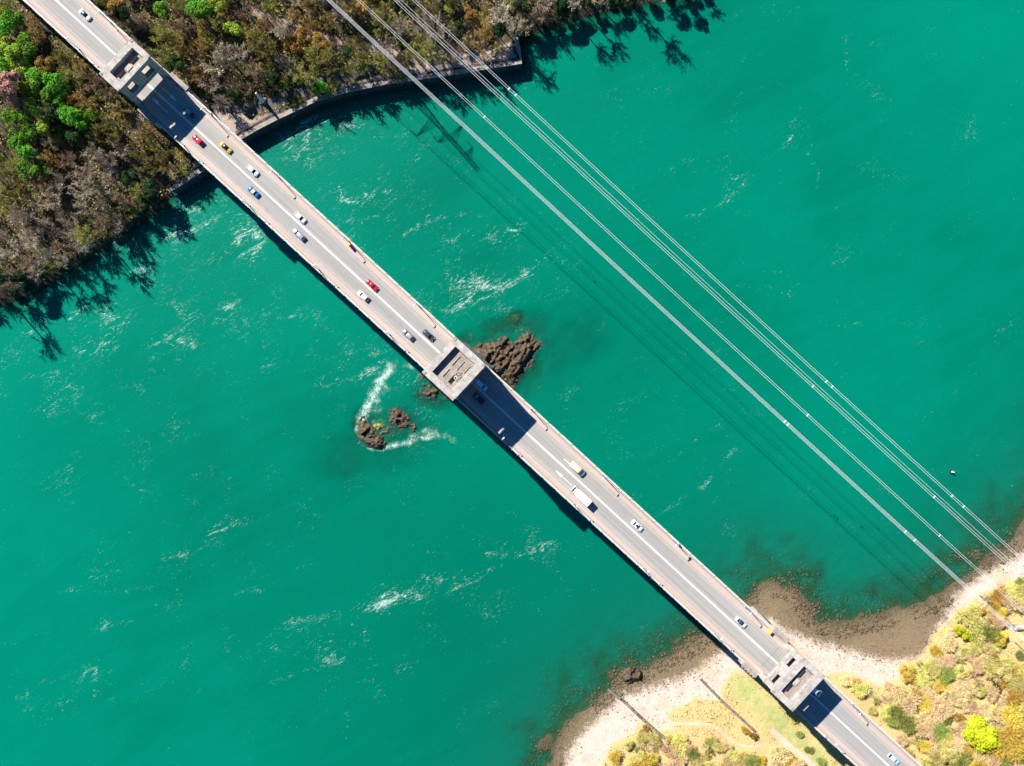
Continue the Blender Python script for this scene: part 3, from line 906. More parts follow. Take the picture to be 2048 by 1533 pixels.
mb.build('roof_boards', M['stone_floor'], t2)
mb = MB()
for i in range(22):
    x, y = -14.6 + 1.9 * random.random(), -1.1 + 1.4 * random.random(); s_ = 0.35 + 0.35 * random.random()
    mb.box(x, x + s_, y, y + s_ * 0.8, 60.403, 60.5 + 0.5 * random.random(), top=(x + 0.1 * s_, x + 0.8 * s_, y + 0.1 * s_, y + 0.7 * s_))
mb.build('rubble_heap', M['coping'], t2)
mb = MB()
for i in range(12):
    a0, a1 = 2 * PI * i / 12, 2 * PI * (i + 1) / 12
    mb.tube((-13.3 + 0.45 * math.cos(a0), -1.6 + 0.45 * math.sin(a0), 61.3), (-13.3 + 0.45 * math.cos(a1), -1.6 + 0.45 * math.sin(a1), 61.3), 0.08, n=5)
for y in (-1.35, -1.85): mb.tube((-13.6, y, 57), (-13.6, y, 61.8), 0.06, n=5)
mb.build('ladder_cage', M['white'], t2)

# masonry flanks of the deck beside the towers
def flank(s0, s1, sg, label, corbels=True):
    mb = MB()
    a, b = sorted((sg * 6.9, sg * 8.0))
    mb.box(s0, s1, a, b, 36.5, 41.35)
    a, b = sorted((sg * 6.75, sg * 8.2))
    r = bridge_root('stone_parapet', 0, 0, 0)
    mb.build('wall', M['stone'], r)
    c = MB(); c.box(s0 - 0.1, s1 + 0.1, a, b, 41.35, 41.6)
    n = int((s1 - s0) / 1.1)
    for i in range(n if corbels else 0):
        x = s0 + (i + 0.25) * (s1 - s0) / n
        c.box(x, x + 0.5, *sorted((sg * 8.2, sg * 8.55)), 41.3, 41.58)
    c.build('coping', M['coping'], r)
    tag(r, label, 'parapet', 'short masonry parapets beside the towers')
flank(114.6, 120.4, 1, 'short pale masonry parapet on the beach side of the deck before the sunlit tower')
flank(114.6, 120.4, -1, 'short pale masonry parapet on the lawn side of the deck before the sunlit tower')
flank(-146.6, -139.5, 1, 'short masonry parapet in the woodland tower shadow on the quay side', False)
flank(-146.6, -139.5, -1, 'short masonry parapet in the woodland tower shadow on the footpath side', False)

# ------------------------------------------------------------------ lamps, cabinets, signs
def make_lamp(side):
    r = empty('street_lamp')
    mb = MB(); mb.box(-0.22, 0.22, -0.22, 0.22, 0, 0.35); mb.tube((0, 0, 0.3), (0, 0, 8.0), 0.13, 0.085, 8); mb.build('post', M['galv'], r)
    mb = MB(); mb.tube((0, 0, 7.9), (0, side * 0.45, 8.12), 0.075, 0.065, 6); am = mb.build('arm', M['galv'], r)
    mb = MB(); mb.box(-0.2, 0.2, *sorted((side * 0.35, side * 1.1)), 8.02, 8.22, top=(-0.13, 0.13, *sorted((side * 0.4, side * 1.0)))); mb.build('lamp_head', M['white'], am)
    return r
lampN, lampS = make_lamp(-1), make_lamp(1)
usedlamp = {1: False, -1: False}
ORD = ['first', 'second', 'third', 'fourth', 'fifth', 'sixth', 'seventh', 'eighth', 'ninth', 'tenth', 'eleventh', 'twelfth', 'thirteenth', 'fourteenth', 'fifteenth',
       'sixteenth', 'seventeenth', 'eighteenth', 'nineteenth', 'twentieth'] + ['%dth' % i for i in range(21, 60)]
NE_L = [(222, 44), (425, 230), (559, 353), (698, 481), (840, 609), (1063, 815), (1207, 945), (1347, 1076), (1492, 1209), (1704, 1405)]
SW_L = [(155, 102), (365, 295), (496, 416), (634, 544), (775, 674), (1000, 882), (1143, 1013), (1282, 1140), (1424, 1271), (1648, 1474)]
for sg, src, lst, side in ((1, lampN, NE_L, 'right-hand'), (-1, lampS, SW_L, 'left-hand')):
    for i, (u, v) in enumerate(lst):
        s, t = loc_st(u, v, DECK)
        o = src if i == 0 else copy_tree(src)
        x, y = st2w(s, T_AXIS + sg * 6.58)
        o.location = (x, y, DECK + 0.12)
        o.rotation_euler = (0, 0, ROT)
        edge = 'railing facing the power lines' if sg == 1 else 'railing away from the power lines'
        tag(o, 'grey street lamp on the %s, %s from the top' % (edge, ORD[i]), 'street lamp', 'street lamps along the bridge')

def cabinet(u, v, w, d, h, label):
    s, t = loc_st(u, v, DECK)
    r = bridge_root('roadside_cabinet', s, t, DECK + 0.12)
    MB().box(-d / 2, d / 2, -w / 2, w / 2, 0.1, h).build('body', M['yellow'], r)
    MB().box(-d / 2 - 0.06, d / 2 + 0.06, -w / 2 - 0.06, w / 2 + 0.06, h, h + 0.1).build('lid', M['yellow'], r)
    MB().box(-d / 2 + 0.05, d / 2 - 0.05, -w / 2 + 0.05, w / 2 - 0.05, 0, 0.1).build('plinth', M['concrete'], r)
    mb = MB(); mb.box(d / 2, d / 2 + 0.03, -0.15, 0.15, h * 0.55, h * 0.6); mb.build('handle', M['tyre'], r)
    tag(r, label, 'cabinet', 'yellow cabinets on the footway')
cabinet(700.5, 490.5, 0.95, 0.7, 2.3, 'orange-yellow cabinet on the footway mid-span, nearest the red car')
cabinet(1537, 1261, 1.15, 1.0, 1.7, 'pale yellow cabinet on the footway beside the sunlit beach tower')

def signpost(u, v, label, w=0.75, h=1.0):
    s, t = loc_st(u, v, DECK)
    r = bridge_root('road_sign', s, t, DECK + 0.12)
    mb = MB(); mb.tube((0, 0, 0), (0, 0, 2.0), 0.05, n=6); mb.build('post', M['galv'], r)
    mb = MB(); mb.box(-0.09, -0.055, -w / 2, w / 2, 1.0, 1.0 + h); mb.build('sign_plate', M['signgrey'], r)
    tag(r, label, 'road sign', 'small signs on the bridge footways')
signpost(1374, 1111, 'small grey sign mid-footway, lower of the two past the truck')
signpost(1355, 1087, 'small grey sign against the railing by the lamp past the truck')
signpost(1488, 1211, 'small grey sign near the railing before the sunlit beach tower', 0.45, 0.5)
signpost(1702, 1405, 'small grey sign at the railing beyond the sunlit tower, scrub side', 0.5, 0.6)
signpost(1648, 1471, 'small grey sign at the railing beyond the sunlit tower, footpath side', 0.5, 0.6)
signpost(231, 56, 'small grey sign near the railing above the woodland tower', 0.5, 0.6)
signpost(426, 230, 'small grey sign at the railing where the quay meets the deck', 0.4, 0.5)

# ------------------------------------------------------------------ vehicles
def rounded(x, hw, z0, z1, sh=0.86):
    return [(x, -hw * 0.94, z0), (x, -hw, z0 + (z1 - z0) * 0.45), (x, -hw * 0.97, z1 - 0.10), (x, -hw * sh, z1), (x, 0, z1 + 0.03), (x, hw * sh, z1), (x, hw * 0.97, z1 - 0.10),
            (x, hw, z0 + (z1 - z0) * 0.45), (x, hw * 0.94, z0)]

def make_car(style, paint, roofpaint=None, sunroof=False, L=4.3, W=1.78, name='car', glass_roof=False):
    r = empty(name)
    h = W / 2
    roofz = {'hatch': 1.48, 'saloon': 1.42, 'estate': 1.5, 'mpv': 1.68}[style]
    belt = 0.95 if style != 'mpv' else 1.05
    hood = 0.86 if style != 'mpv' else 0.98
    rear_deck = {'hatch': 0.96, 'saloon': 0.93, 'estate': 0.98, 'mpv': 1.05}[style]
    sec = [rounded(-L / 2, h * 0.80, 0.38, rear_deck - 0.22), rounded(-L / 2 + 0.12, h * 0.93, 0.30, rear_deck - 0.06), rounded(-L / 2 + 0.5, h, 0.24, rear_deck),
           rounded(-0.2, h, 0.22, belt), rounded(L * 0.17, h, 0.22, belt - 0.02), rounded(L / 2 - 0.55, h * 0.97, 0.24, hood - 0.05), rounded(L / 2 - 0.18, h * 0.88, 0.28, hood - 0.14), rounded(L / 2, h * 0.68, 0.36, hood - 0.30)]
    body = MB().loft(sec).build('body', paint, r, True)
    xb0 = {'hatch': -L / 2 + 0.12, 'saloon': -L / 2 + 0.75, 'estate': -L / 2 + 0.10, 'mpv': -L / 2 + 0.08}[style]
    xt0 = {'hatch': -L / 2 + 0.62, 'saloon': -L / 2 + 1.38, 'estate': -L / 2 + 0.42, 'mpv': -L / 2 + 0.32}[style]
    xb1, xt1 = L * 0.255, L * 0.085
    if style == 'mpv': xb1, xt1 = L * 0.31, L * 0.13
    g = MB()
    g.loft([[(xb0, -h * 0.90, belt - 0.06), (xb1, -h * 0.86, belt - 0.07), (xb1, h * 0.86, belt - 0.07), (xb0, h * 0.90, belt - 0.06)],
            [(xt0, -h * 0.74, roofz - 0.03), (xt1, -h * 0.72, roofz - 0.04), (xt1, h * 0.72, roofz - 0.04), (xt0, h * 0.74, roofz - 0.03)]])
    g.build('windows', M['glass'], r)
    rp = roofpaint or paint
    rf = MB()
    rs = []
    for f, wv, dz in ((0, 0.68, -0.035), (0.08, 0.74, 0.0), (0.5, 0.77, 0.03), (0.92, 0.75, 0.0), (1, 0.66, -0.04)):
        x = xt0 + (xt1 - xt0) * f
        rs.append([(x, -h * wv, roofz - 0.05 + dz), (x, -h * wv * 0.9, roofz + dz), (x, h * wv * 0.9, roofz + dz), (x, h * wv, roofz - 0.05 + dz)])
    rf.loft(rs); roof_ = rf.build('roof', rp, r, True)
    for y in (-1, 1):                                            # pillars
        for (pa_, pb_, rr_) in (((xb1, y * h * 0.86, belt - 0.04), (xt1, y * h * 0.72, roofz - 0.03), 0.05), ((xb0 + 0.02, y * h * 0.88, belt - 0.04), (xt0, y * h * 0.74, roofz - 0.03), 0.07)):
            pl = MB(); pl.tube(pa_, pb_, rr_, n=5); pl.build('pillar', paint, r)
    if sunroof:
        x = xt0 + (xt1 - xt0) * 0.62
        MB().box(x - 0.38, x + 0.38, -0.36, 0.36, roofz + 0.02, roofz + 0.045).build('sunroof', M['glass'], roof_)
    for (x, y) in ((L * 0.31, 1), (L * 0.31, -1), (-L * 0.30, 1), (-L * 0.30, -1)):
        w = MB(); w.tube((x, y * (h - 0.2), 0.32), (x, y * (h + 0.012), 0.32), 0.32, n=14); w.build('wheel', M['tyre'], r)
    for y in (-1, 1):
        MB().box(L / 2 - 0.28, L / 2 - 0.06, *sorted((y * h * 0.48, y * h * 0.76)), hood - 0.28, hood - 0.165).build('headlight', M['lamp'], body)
        MB().box(L * 0.19, L * 0.19 + 0.16, *sorted((y * h * 0.98, y * (h + 0.16))), belt - 0.08, belt + 0.08).build('mirror', paint, body)
    return r

def place(r, u, v, zc, heading, label, cat, group='cars driving over the bridge'):
    s, t = loc_st(u, v, DECK + zc)
    x, y = st2w(s, T_AXIS + t)
    r.location = (x, y, DECK + 0.009)
    r.rotation_euler = (0, 0, ROT + (0 if heading > 0 else PI) + random.uniform(-0.012, 0.012))
    tag(r, label, cat, group)

PW = carpaint('white', (0.80, 0.80, 0.80)); PS = carpaint('silver', (0.50, 0.53, 0.57), 0.3, 0.5); PG = carpaint('slate', (0.06, 0.075, 0.10), 0.25, 0.3)
PR = carpaint('red', (0.55, 0.012, 0.022)); PY = carpaint('yellow', (0.72, 0.40, 0.012)); PB = carpaint('blue', (0.02, 0.16, 0.42)); PLB = carpaint('pale_blue', (0.38, 0.70, 0.90))
PK = carpaint('black', (0.012, 0.012, 0.015)); PD = carpaint('dark_blue', (0.025, 0.05, 0.10)); PI_ = carpaint('ice_blue', (0.62, 0.72, 0.82)); PGR = carpaint('grey_silver', (0.27, 0.30, 0.34), 0.3, 0.4)
SE, NW = 1, -1
place(make_car('saloon', PW, PG), 169, 29, 0.9, SE, 'white saloon with a dark roof, topmost car in the photo', 'car')
place(make_car('hatch', PD, PGR), 380, 227, 0.9, SE, 'dark blue car in the shadow of the woodland tower', 'car')
place(make_car('hatch', PR), 395, 280, 0.9, NW, 'red hatchback just below the edge of the tower shadow', 'car')
place(make_car('saloon', PY, PK), 451, 295, 0.9, SE, 'yellow car with black roof and bonnet panel', 'car')
place(make_car('hatch', PW), 505, 341, 0.9, SE, 'white hatchback level with the light blue car', 'car')
place(make_car('saloon', PB, PI_), 506, 383, 0.9, NW, 'blue car with a pale roof', 'car')
place(make_car('hatch', PW), 600, 435, 0.9, SE, 'white hatchback ahead of the silver estate in the other lane', 'car')
place(make_car('estate', PS, L=4.6), 597, 469, 0.9, NW, 'silver estate car beside the white hatchback', 'car')
place(make_car('saloon', PR, L=4.4), 744, 571, 0.9, SE, 'red saloon on the mid-span, next to a white car', 'car')
place(make_car('hatch', PW, L=4.2), 726, 592, 0.9, NW, 'white car beside the red saloon', 'car')
place(make_car('estate', PG), 857, 671, 0.9, SE, 'slate grey car approaching the central tower', 'car')
place(make_car('hatch', PGR, PS), 816, 670, 0.9, NW, 'grey car with silvery roof leaving the central tower', 'car')
place(make_car('mpv', PLB, L=4.7, W=1.9), 962, 770, 1.0, SE, 'light blue people carrier in the shadow of the central tower', 'car')
place(make_car('hatch', PK), 957, 797, 0.9, NW, 'black car hidden in the shadow of the central tower', 'car')
place(make_car('saloon', PW, None, True), 1274, 1052, 0.9, SE, 'white saloon with a dark sunroof, below the trucks', 'car')
place(make_car('saloon', PI_, PG), 1482, 1245, 0.9, SE, 'pale silver car with dark roof near the beach tower', 'car')
place(make_car('mpv', PI_, PI_, L=4.6), 1631, 1382, 0.9, SE, 'pale blue car emerging from under the sunlit beach tower', 'car')
place(make_car('hatch', PLB, PW), 1788, 1519, 0.9, SE, 'light blue car with white roof, lowest car in the photo', 'car')

# white box truck
r = empty('box_truck')
L, W = 7.2, 2.35
MB().box(-L / 2, L / 2 - 1.75, -W / 2, W / 2, 0.85, 3.15).build('cargo_box', M['white'], r)
mb = MB(); mb.box(-L / 2 - 0.02, L / 2 - 1.72, -W / 2 - 0.02, W / 2 + 0.02, 3.15, 3.22); mb.build('roof_rim', M['white'], r)
MB().loft([rounded(L / 2 - 1.65, 1.05, 0.5, 2.3), rounded(L / 2 - 0.9, 1.05, 0.5, 2.3), rounded(L / 2 - 0.25, 1.0, 0.5, 1.35), rounded(L / 2, 0.9, 0.5, 1.05)]).build('cab', PW, r, True)
mb = MB(); mb.poly([(L / 2 - 0.86, -0.9, 2.29), (L / 2 - 0.27, -0.88, 1.44), (L / 2 - 0.27, 0.88, 1.44), (L / 2 - 0.86, 0.9, 2.29)]); mb.build('windscreen', M['glass'], r)
MB().box(-L / 2 + 0.1, L / 2 - 0.3, -0.45, 0.45, 0.45, 0.84).build('chassis', M['tyre'], r)
for (x, y) in ((L / 2 - 1.0, 1), (L / 2 - 1.0, -1), (-L / 2 + 1.5, 1), (-L / 2 + 1.5, -1)):
    w = MB(); w.tube((x, y * 0.8, 0.43), (x, y * 1.14, 0.43), 0.43, n=14); w.build('wheel', M['tyre'], r)
for y in (-1, 1): MB().box(L / 2 - 0.55, L / 2 - 0.35, *sorted((y * 1.05, y * 1.3)), 1.5, 1.9).build('mirror', M['tyre'], r)
place(r, 1162, 992, 1.8, NW, 'white box truck with a short cab in the lane under the yellow van', 'truck', 'vans and trucks on the bridge')
# yellow and white van
r = empty('delivery_van')
L, W = 5.6, 2.05
PYV = carpaint('pale_yellow', (0.74, 0.66, 0.16)); PYW = carpaint('cream', (0.82, 0.80, 0.62))
MB().loft([rounded(-L / 2, 0.97, 0.4, 2.35, 0.93), rounded(-L / 2 + 0.1, 1.02, 0.35, 2.45, 0.93), rounded(L / 2 - 1.95, 1.02, 0.35, 2.45, 0.93), rounded(L / 2 - 1.55, 1.0, 0.35, 2.2, 0.9)]).build('body', PYV, r, True)
MB().box(-L / 2 + 0.12, L / 2 - 2.05, -0.80, 0.80, 2.47, 2.53).build('roof_panel', PYW, r)
MB().loft([rounded(L / 2 - 1.56, 1.0, 0.35, 1.35), rounded(L / 2 - 0.6, 0.98, 0.35, 1.12), rounded(L / 2 - 0.1, 0.85, 0.38, 0.95), rounded(L / 2, 0.7, 0.4, 0.8)]).build('bonnet', PW, r, True)
mb = MB(); mb.loft([[(L / 2 - 1.54, -0.9, 2.2), (L / 2 - 1.54, 0.9, 2.2), (L / 2 - 1.54, 0.92, 1.3), (L / 2 - 1.54, -0.92, 1.3)], [(L / 2 - 1.50, -0.88, 2.14), (L / 2 - 1.50, 0.88, 2.14), (L / 2 - 0.80, 0.9, 1.22), (L / 2 - 0.80, -0.9, 1.22)]]); mb.build('windscreen', M['glass'], r)
for (x, y) in ((L / 2 - 1.0, 1), (L / 2 - 1.0, -1), (-L / 2 + 1.1, 1), (-L / 2 + 1.1, -1)):
    w = MB(); w.tube((x, y * 0.78, 0.36), (x, y * 1.03, 0.36), 0.36, n=14); w.build('wheel', M['tyre'], r)
for y in (-1, 1):
    MB().box(L / 2 - 0.3, L / 2 - 0.05, *sorted((y * 0.5, y * 0.78)), 0.72, 0.9).build('headlight', M['lamp'], r)
    MB().box(L / 2 - 1.45, L / 2 - 1.3, *sorted((y * 1.0, y * 1.24)), 1.25, 1.6).build('mirror', M['tyre'], r)
place(r, 1155, 938, 1.5, SE, 'pale yellow van with white bonnet in the lane beside the box truck', 'van', 'vans and trucks on the bridge')

# ------------------------------------------------------------------ quay walls, shore walls, beacons, rocks
def quay(pts_px, ztop, name, label, zbase=-3.0, thick=2.6, front=0.8):
    r = empty(name)
    pts = [Vector((*P(u, v), 0)) for u, v in pts_px]
    n = len(pts)
    nor = []
    for i in range(n):
        a = pts[max(0, i - 1)]; b = pts[min(n - 1, i + 1)]
        d = (b - a).normalized(); nor.append(Vector((-d.y, d.x, 0)))     # left of travel = inland
    def strip(f0, f1, z0, z1, nm, m):
        V, F = [], []
        for p, q in zip(pts, nor):
            V += [tuple(p - q * f0 + Vector((0, 0, z0))), tuple(p + q * f1 + Vector((0, 0, z0))), tuple(p + q * f1 + Vector((0, 0, z1))), tuple(p - q * f0 + Vector((0, 0, z1)))]
        for i in range(n - 1):
            a, b = i * 4, i * 4 + 4
            for k in range(4):
                j = (k + 1) % 4
                F.append((a + k, a + j, b + j, b + k))
        F.append((3, 2, 1, 0)); F.append(tuple((n - 1) * 4 + k for k in range(4)))
        mb = MB(); mb.V = V; mb.F = F
        return mb.build(nm, m, r)
    strip(front, thick - front, zbase, ztop - 0.35, 'wall', M['wallstone'])
    strip(front + 0.12, 0.6, ztop - 0.35, ztop + 0.12, 'coping', M['coping'])
    strip(front + 0.5, -front, zbase, -0.2 + 0.6, 'footing', M['wallstone'])
    tag(r, label, 'sea wall')
    return r
quay([(410, 349), (450, 316), (490, 283), (525, 263), (560, 245), (600, 226), (640, 207), (700, 190), (780, 174), (850, 164), (930, 152), (1042, 134), (1036, 110), (1028, 78)], 5.5, 'quay_wall', 'long curving stone quay wall below the north bank terrace')
quay([(349, 388), (380, 368), (412, 347)], 5.5, 'quay_wall', 'short stone quay wall left of the bridge below the dark trees')

def shore_wall(pts_px, h, w, label, gaps=0.0):
    r = empty('stone_wall')
    mb = MB(); cp = MB()
    rng = random.Random(len(label))
    for (a, b) in zip(pts_px[:-1], pts_px[1:]):
        n = max(2, int(math.hypot(b[0] - a[0], b[1] - a[1]) * 0.18 / 0.9))
        for i in range(n):
            u0 = a[0] + (b[0] - a[0]) * i / n; v0 = a[1] + (b[1] - a[1]) * i / n
            u1 = a[0] + (b[0] - a[0]) * (i + 1) / n; v1 = a[1] + (b[1] - a[1]) * (i + 1) / n
            x0, y0, z0 = on_ground(u0, v0); x1, y1, z1 = on_ground(u1, v1)
            if rng.random() < gaps: continue
            d = Vector((x1 - x0, y1 - y0, 0)).normalized(); q = Vector((-d.y, d.x, 0)) * w / 2
            hh = h * rng.uniform(0.75, 1.15)
            e = d * 0.03 * rng.random()
            def ring(f, zz0, zz1):
                return [Vector((x0, y0, zz0)) - q * f + e, Vector((x1, y1, zz1)) - q * f, Vector((x1, y1, zz1)) + q * f, Vector((x0, y0, zz0)) + q * f + e]
            mb.loft([ring(1.15, z0 - 0.5, z1 - 0.5), ring(1.0, z0 + hh * 0.8, z1 + hh * 0.8)])
            cp.loft([ring(1.08, z0 + hh * 0.8, z1 + hh * 0.8), ring(0.8, z0 + hh, z1 + hh)])
    mb.build('wall', M['drystone'], r); cp.build('coping', M['drystone'], r)
    tag(r, label, 'wall', 'old stone walls crossing the south shore')
shore_wall([(1216, 1379), (1245, 1400), (1262, 1416), (1285, 1438), (1312, 1462), (1338, 1484), (1366, 1506)], 1.1, 0.9, 'old stone wall running from the water across the pale beach into scrub', 0.06)
shore_wall([(1401, 1358), (1425, 1383), (1450, 1408), (1480, 1435), (1508, 1461)], 1.3, 0.8, 'old dark stone wall between the beach corner and the lawn by the bridge', 0.0)

def beacon(u, v, h, label, r0=0.9):
    x, y, z = on_ground(u, v)
    r = empty('stone_beacon', (x, y, z - 0.1))
    MB().box(-r0 * 1.25, r0 * 1.25, -r0 * 1.25, r0 * 1.25, 0, 0.9).build('plinth', M['coping'], r)
    MB().tube((0, 0, 0.9), (0, 0, h - 1.0), r0, r0 * 0.45, 10).build('shaft', M['white'], r)
    MB().tube((0, 0, h - 1.0), (0, 0, h), r0 * 0.5, r0 * 0.25, 10).build('cap', M['white'], r)
    tag(r, label, 'beacon', 'pale tapering beacons on the north bank')
beacon(526, 203, 9.0, 'pale tapering stone beacon among the trees right of the bridge')
beacon(353, 389, 6.5, 'pale beacon post at the end of the short quay left of the bridge', 0.5)

def rock_mat():
    m, nt, b = new_mat('wet_rock')
    v = coords(nt)
    st = coords(nt, 'Object', (0.35, 1.2, 0.8), (0, 0, -0.95))
    n1 = noise(nt, 0.8, 6, 0.7, st)
    n2 = noise(nt, 0.25, 4, 0.6, v)
    n3 = noise(nt, 1.2, 5, 0.75, st)
    c = mix_col(nt, map_range(nt, n1, 0.4, 0.62), (0.02, 0.014, 0.009), (0.14, 0.092, 0.042))
    c = mix_col(nt, map_range(nt, n2, 0.5, 0.65), c, (0.095, 0.058, 0.024))
    c = mix_col(nt, map_range(nt, n3, 0.60, 0.72, 0, 0.6), c, (0.24, 0.19, 0.13))
    c = mix_col(nt, map_range(nt, n3, 0.46, 0.36, 0, 0.9), c, (0.012, 0.013, 0.01))
    geo = nt.nodes.new('ShaderNodeNewGeometry')
    sx = nt.nodes.new('ShaderNodeSeparateXYZ'); nt.links.new(geo.outputs['Position'], sx.inputs[0])
    zz = math_n(nt, 'ADD', sx.outputs[2], math_n(nt, 'MULTIPLY', math_n(nt, 'SUBTRACT', n1, 0.5), 0.8))
    c = mix_col(nt, map_range(nt, zz, 0.45, 0.0), c, (0.035, 0.032, 0.018))
    nt.links.new(c, b.inputs['Base Color'])
    b.inputs['Roughness'].default_value = 0.7
    bp = nt.nodes.new('ShaderNodeBump'); bp.inputs['Strength'].default_value = 0.9; bp.inputs['Distance'].default_value = 0.5
    nt.links.new(n1, bp.inputs['Height']); nt.links.new(bp.outputs[0], b.inputs['Normal'])
    return m
M['rock'] = rock_mat()
M['algae'] = simple('green_algae', (0.22, 0.22, 0.06), 0.9, 0.4, 2.0)

def rock(pts_px, hmax, edge, label, step=0.45, strata=1.0, seed=1, mat=None, lift=0.0):
    poly = poly_px(pts_px, 1.0)
    lo, hi = poly.min(0) - 2.5, poly.max(0) + 2.5
    xs, ys = np.arange(lo[0], hi[0], step), np.arange(lo[1], hi[1], step)
    X, Y = np.meshgrid(xs, ys)
    d = sdf(X, Y, poly) + (vnoise(X, Y, 0.5, seed, 3) - 0.5) * 2.2
    # tilted strata ridges running down-left / up-right
    ang = 0.85
    c = X * math.sin(ang) - Y * math.cos(ang) + (vnoise(X, Y, 0.12, seed + 9, 2) - 0.5) * 5
    saw = (c * 0.42) % 1.0
    ridge = np.where(saw < 0.75, saw / 0.75, (1 - saw) / 0.25)
    along = vnoise(X * 0.5, Y * 0.5, 0.35, seed + 4, 3)
    H = hmax * sm(d, -0.5, edge) ** 0.8
    H = H * (0.62 + 0.38 * vnoise(X, Y, 0.1, seed + 2, 3)) + strata * (ridge - 0.45) * 0.75 * sm(d, 0, edge) * np.clip(along * 2.6 - 0.75, 0, 1.4) + (vnoise(X, Y, 0.35, seed + 6, 4) - 0.5) * 1.2 * sm(d, -0.5, 1.8) + (vnoise(X, Y, 1.0, seed + 7, 3) - 0.5) * 1.1 * sm(d, -0.5, 1.0) + lift
    # jointed blocks with dark clefts between them
    rg = np.random.default_rng(seed)
    npt = int(max(25, X.size * step * step / 5.0))
    px_ = rg.uniform(lo[0], hi[0], npt); py_ = rg.uniform(lo[1], hi[1], npt); ph_ = rg.random(npt)
    ca, sa = math.cos(0.75), math.sin(0.75)
    f1 = np.full(X.shape, 1e9); f2 = f1.copy(); hh = np.zeros(X.shape); tilt = np.zeros(X.shape)
    XX = X + (vnoise(X, Y, 0.7, seed + 20, 2) - 0.5) * 1.6; YY = Y + (vnoise(X, Y, 0.7, seed + 22, 2) - 0.5) * 1.6
    for a, b, c_, ga, gb in zip(px_, py_, ph_, rg.uniform(-0.2, 0.75, npt), rg.uniform(-0.75, 0.2, npt)):
        u_ = (XX - a) * ca + (YY - b) * sa; w_ = -(XX - a) * sa + (YY - b) * ca
        q = np.hypot(u_ * 0.55, w_ * 1.25)
        nf = q < f1
        f2 = np.where(nf, f1, np.minimum(f2, q)); hh = np.where(nf, c_, hh); tilt = np.where(nf, (X - a) * ga + (Y - b) * gb, tilt); f1 = np.where(nf, q, f1)
    cleft = 1 - sm(f2 - f1, 0.0, 0.22)
    fl_ = sm(d, -0.3, 1.2)
    H = H + ((hh - 0.5) * 1.3 + np.clip(tilt * 0.6, -0.8, 0.8) * (0.4 + hh) - cleft * 0.5) * fl_ * (0.45 + 0.55 * min(1.5, strata)) * (0.18 + 0.8 * sm(vnoise(X, Y, 0.07, seed + 30, 2), 0.35, 0.6))
    fr = np.abs(vnoise(X + Y * 0.5, Y - X * 0.3, 0.55, seed + 41, 3) - 0.5) * 2
    H = H - (1 - sm(fr, 0.02, 0.16)) * 0.7 * fl_
    H = np.where(d < 0, -0.3 + d * 0.7, H)
    H = np.maximum(H, -2.2)
    me, _, _ = grid_mesh('rock', xs, ys, H, False)
    o = link('rock', me, mat or M['rock'])
    tag(o, label, 'rock', 'rocks in the strait')
    return o
rock([(925, 700), (943, 693.6), (960, 689), (986, 680), (1003, 674), (1018, 675), (1027, 682), (1033, 678), (1040, 670), (1055, 661), (1061, 665), (1068, 675), (1076, 680), (1087, 687), (1085, 697), (1074, 711),
      (1068, 720), (1061, 735), (1053, 743), (1045, 753), (1040, 765), (1031, 779), (1018, 772), (1000, 760), (960, 760), (930, 735)], 3.4, 5.5, 'large brown rock islet at the foot of the central tower, power line side', 0.3, 1.3, 3)
rock([(836, 752), (850, 745), (880, 770), (905, 800), (880, 802), (862, 799), (846, 797), (838, 780)], 1.3, 4, 'low weedy rock at the foot of the central tower, away from the power lines', 0.4, 0.5, 8, None, -0.15)
rock([(720, 832), (714, 850), (713, 868), (718, 882), (730, 891), (744, 897.5), (759, 900), (769, 896), (776, 886), (768, 876), (756, 868), (752, 858), (744, 849), (737, 842), (729, 833)], 2.0, 2.6, 'crescent of dark rock with surf around it in midstream', 0.3, 0.9, 5)
rock([(772, 828), (781, 819), (795, 815), (808, 820), (816, 829), (822, 842), (815, 856), (803, 860), (788, 856), (777, 845)], 1.6, 3.0, 'round brown rock inside the crescent of surf', 0.3, 0.8, 12)
rock([(818, 850), (826, 847), (834, 854), (832, 866), (822, 866)], 0.9, 1.2, 'smallest dark rock beside the round rock, surf side', 0.25, 0.5, 15)
rock([(744, 852), (752, 848), (762, 846), (768, 850), (766, 857), (758, 862), (750, 866), (745, 862)], 0.3, 1.5, 'flat patch of yellow-green algae rock between the crescent and round rocks', 0.3, 0.15, 21, M['algae'])
rock([(750, 858), (768, 850), (785, 846), (800, 852), (806, 866), (796, 876), (780, 880), (765, 876), (755, 868)], 0.25, 3, 'low dark weedy ledge awash between the crescent and round rocks', 0.3, 0.4, 25, None, -0.12)
rock([(1240, 1352), (1255, 1340), (1272, 1336), (1282, 1346), (1278, 1360), (1262, 1368), (1246, 1366)], 1.6, 2.0, 'dark cracked shore rock at the water edge beside the beach wall', 0.3, 1.3, 31, None, 0.4)

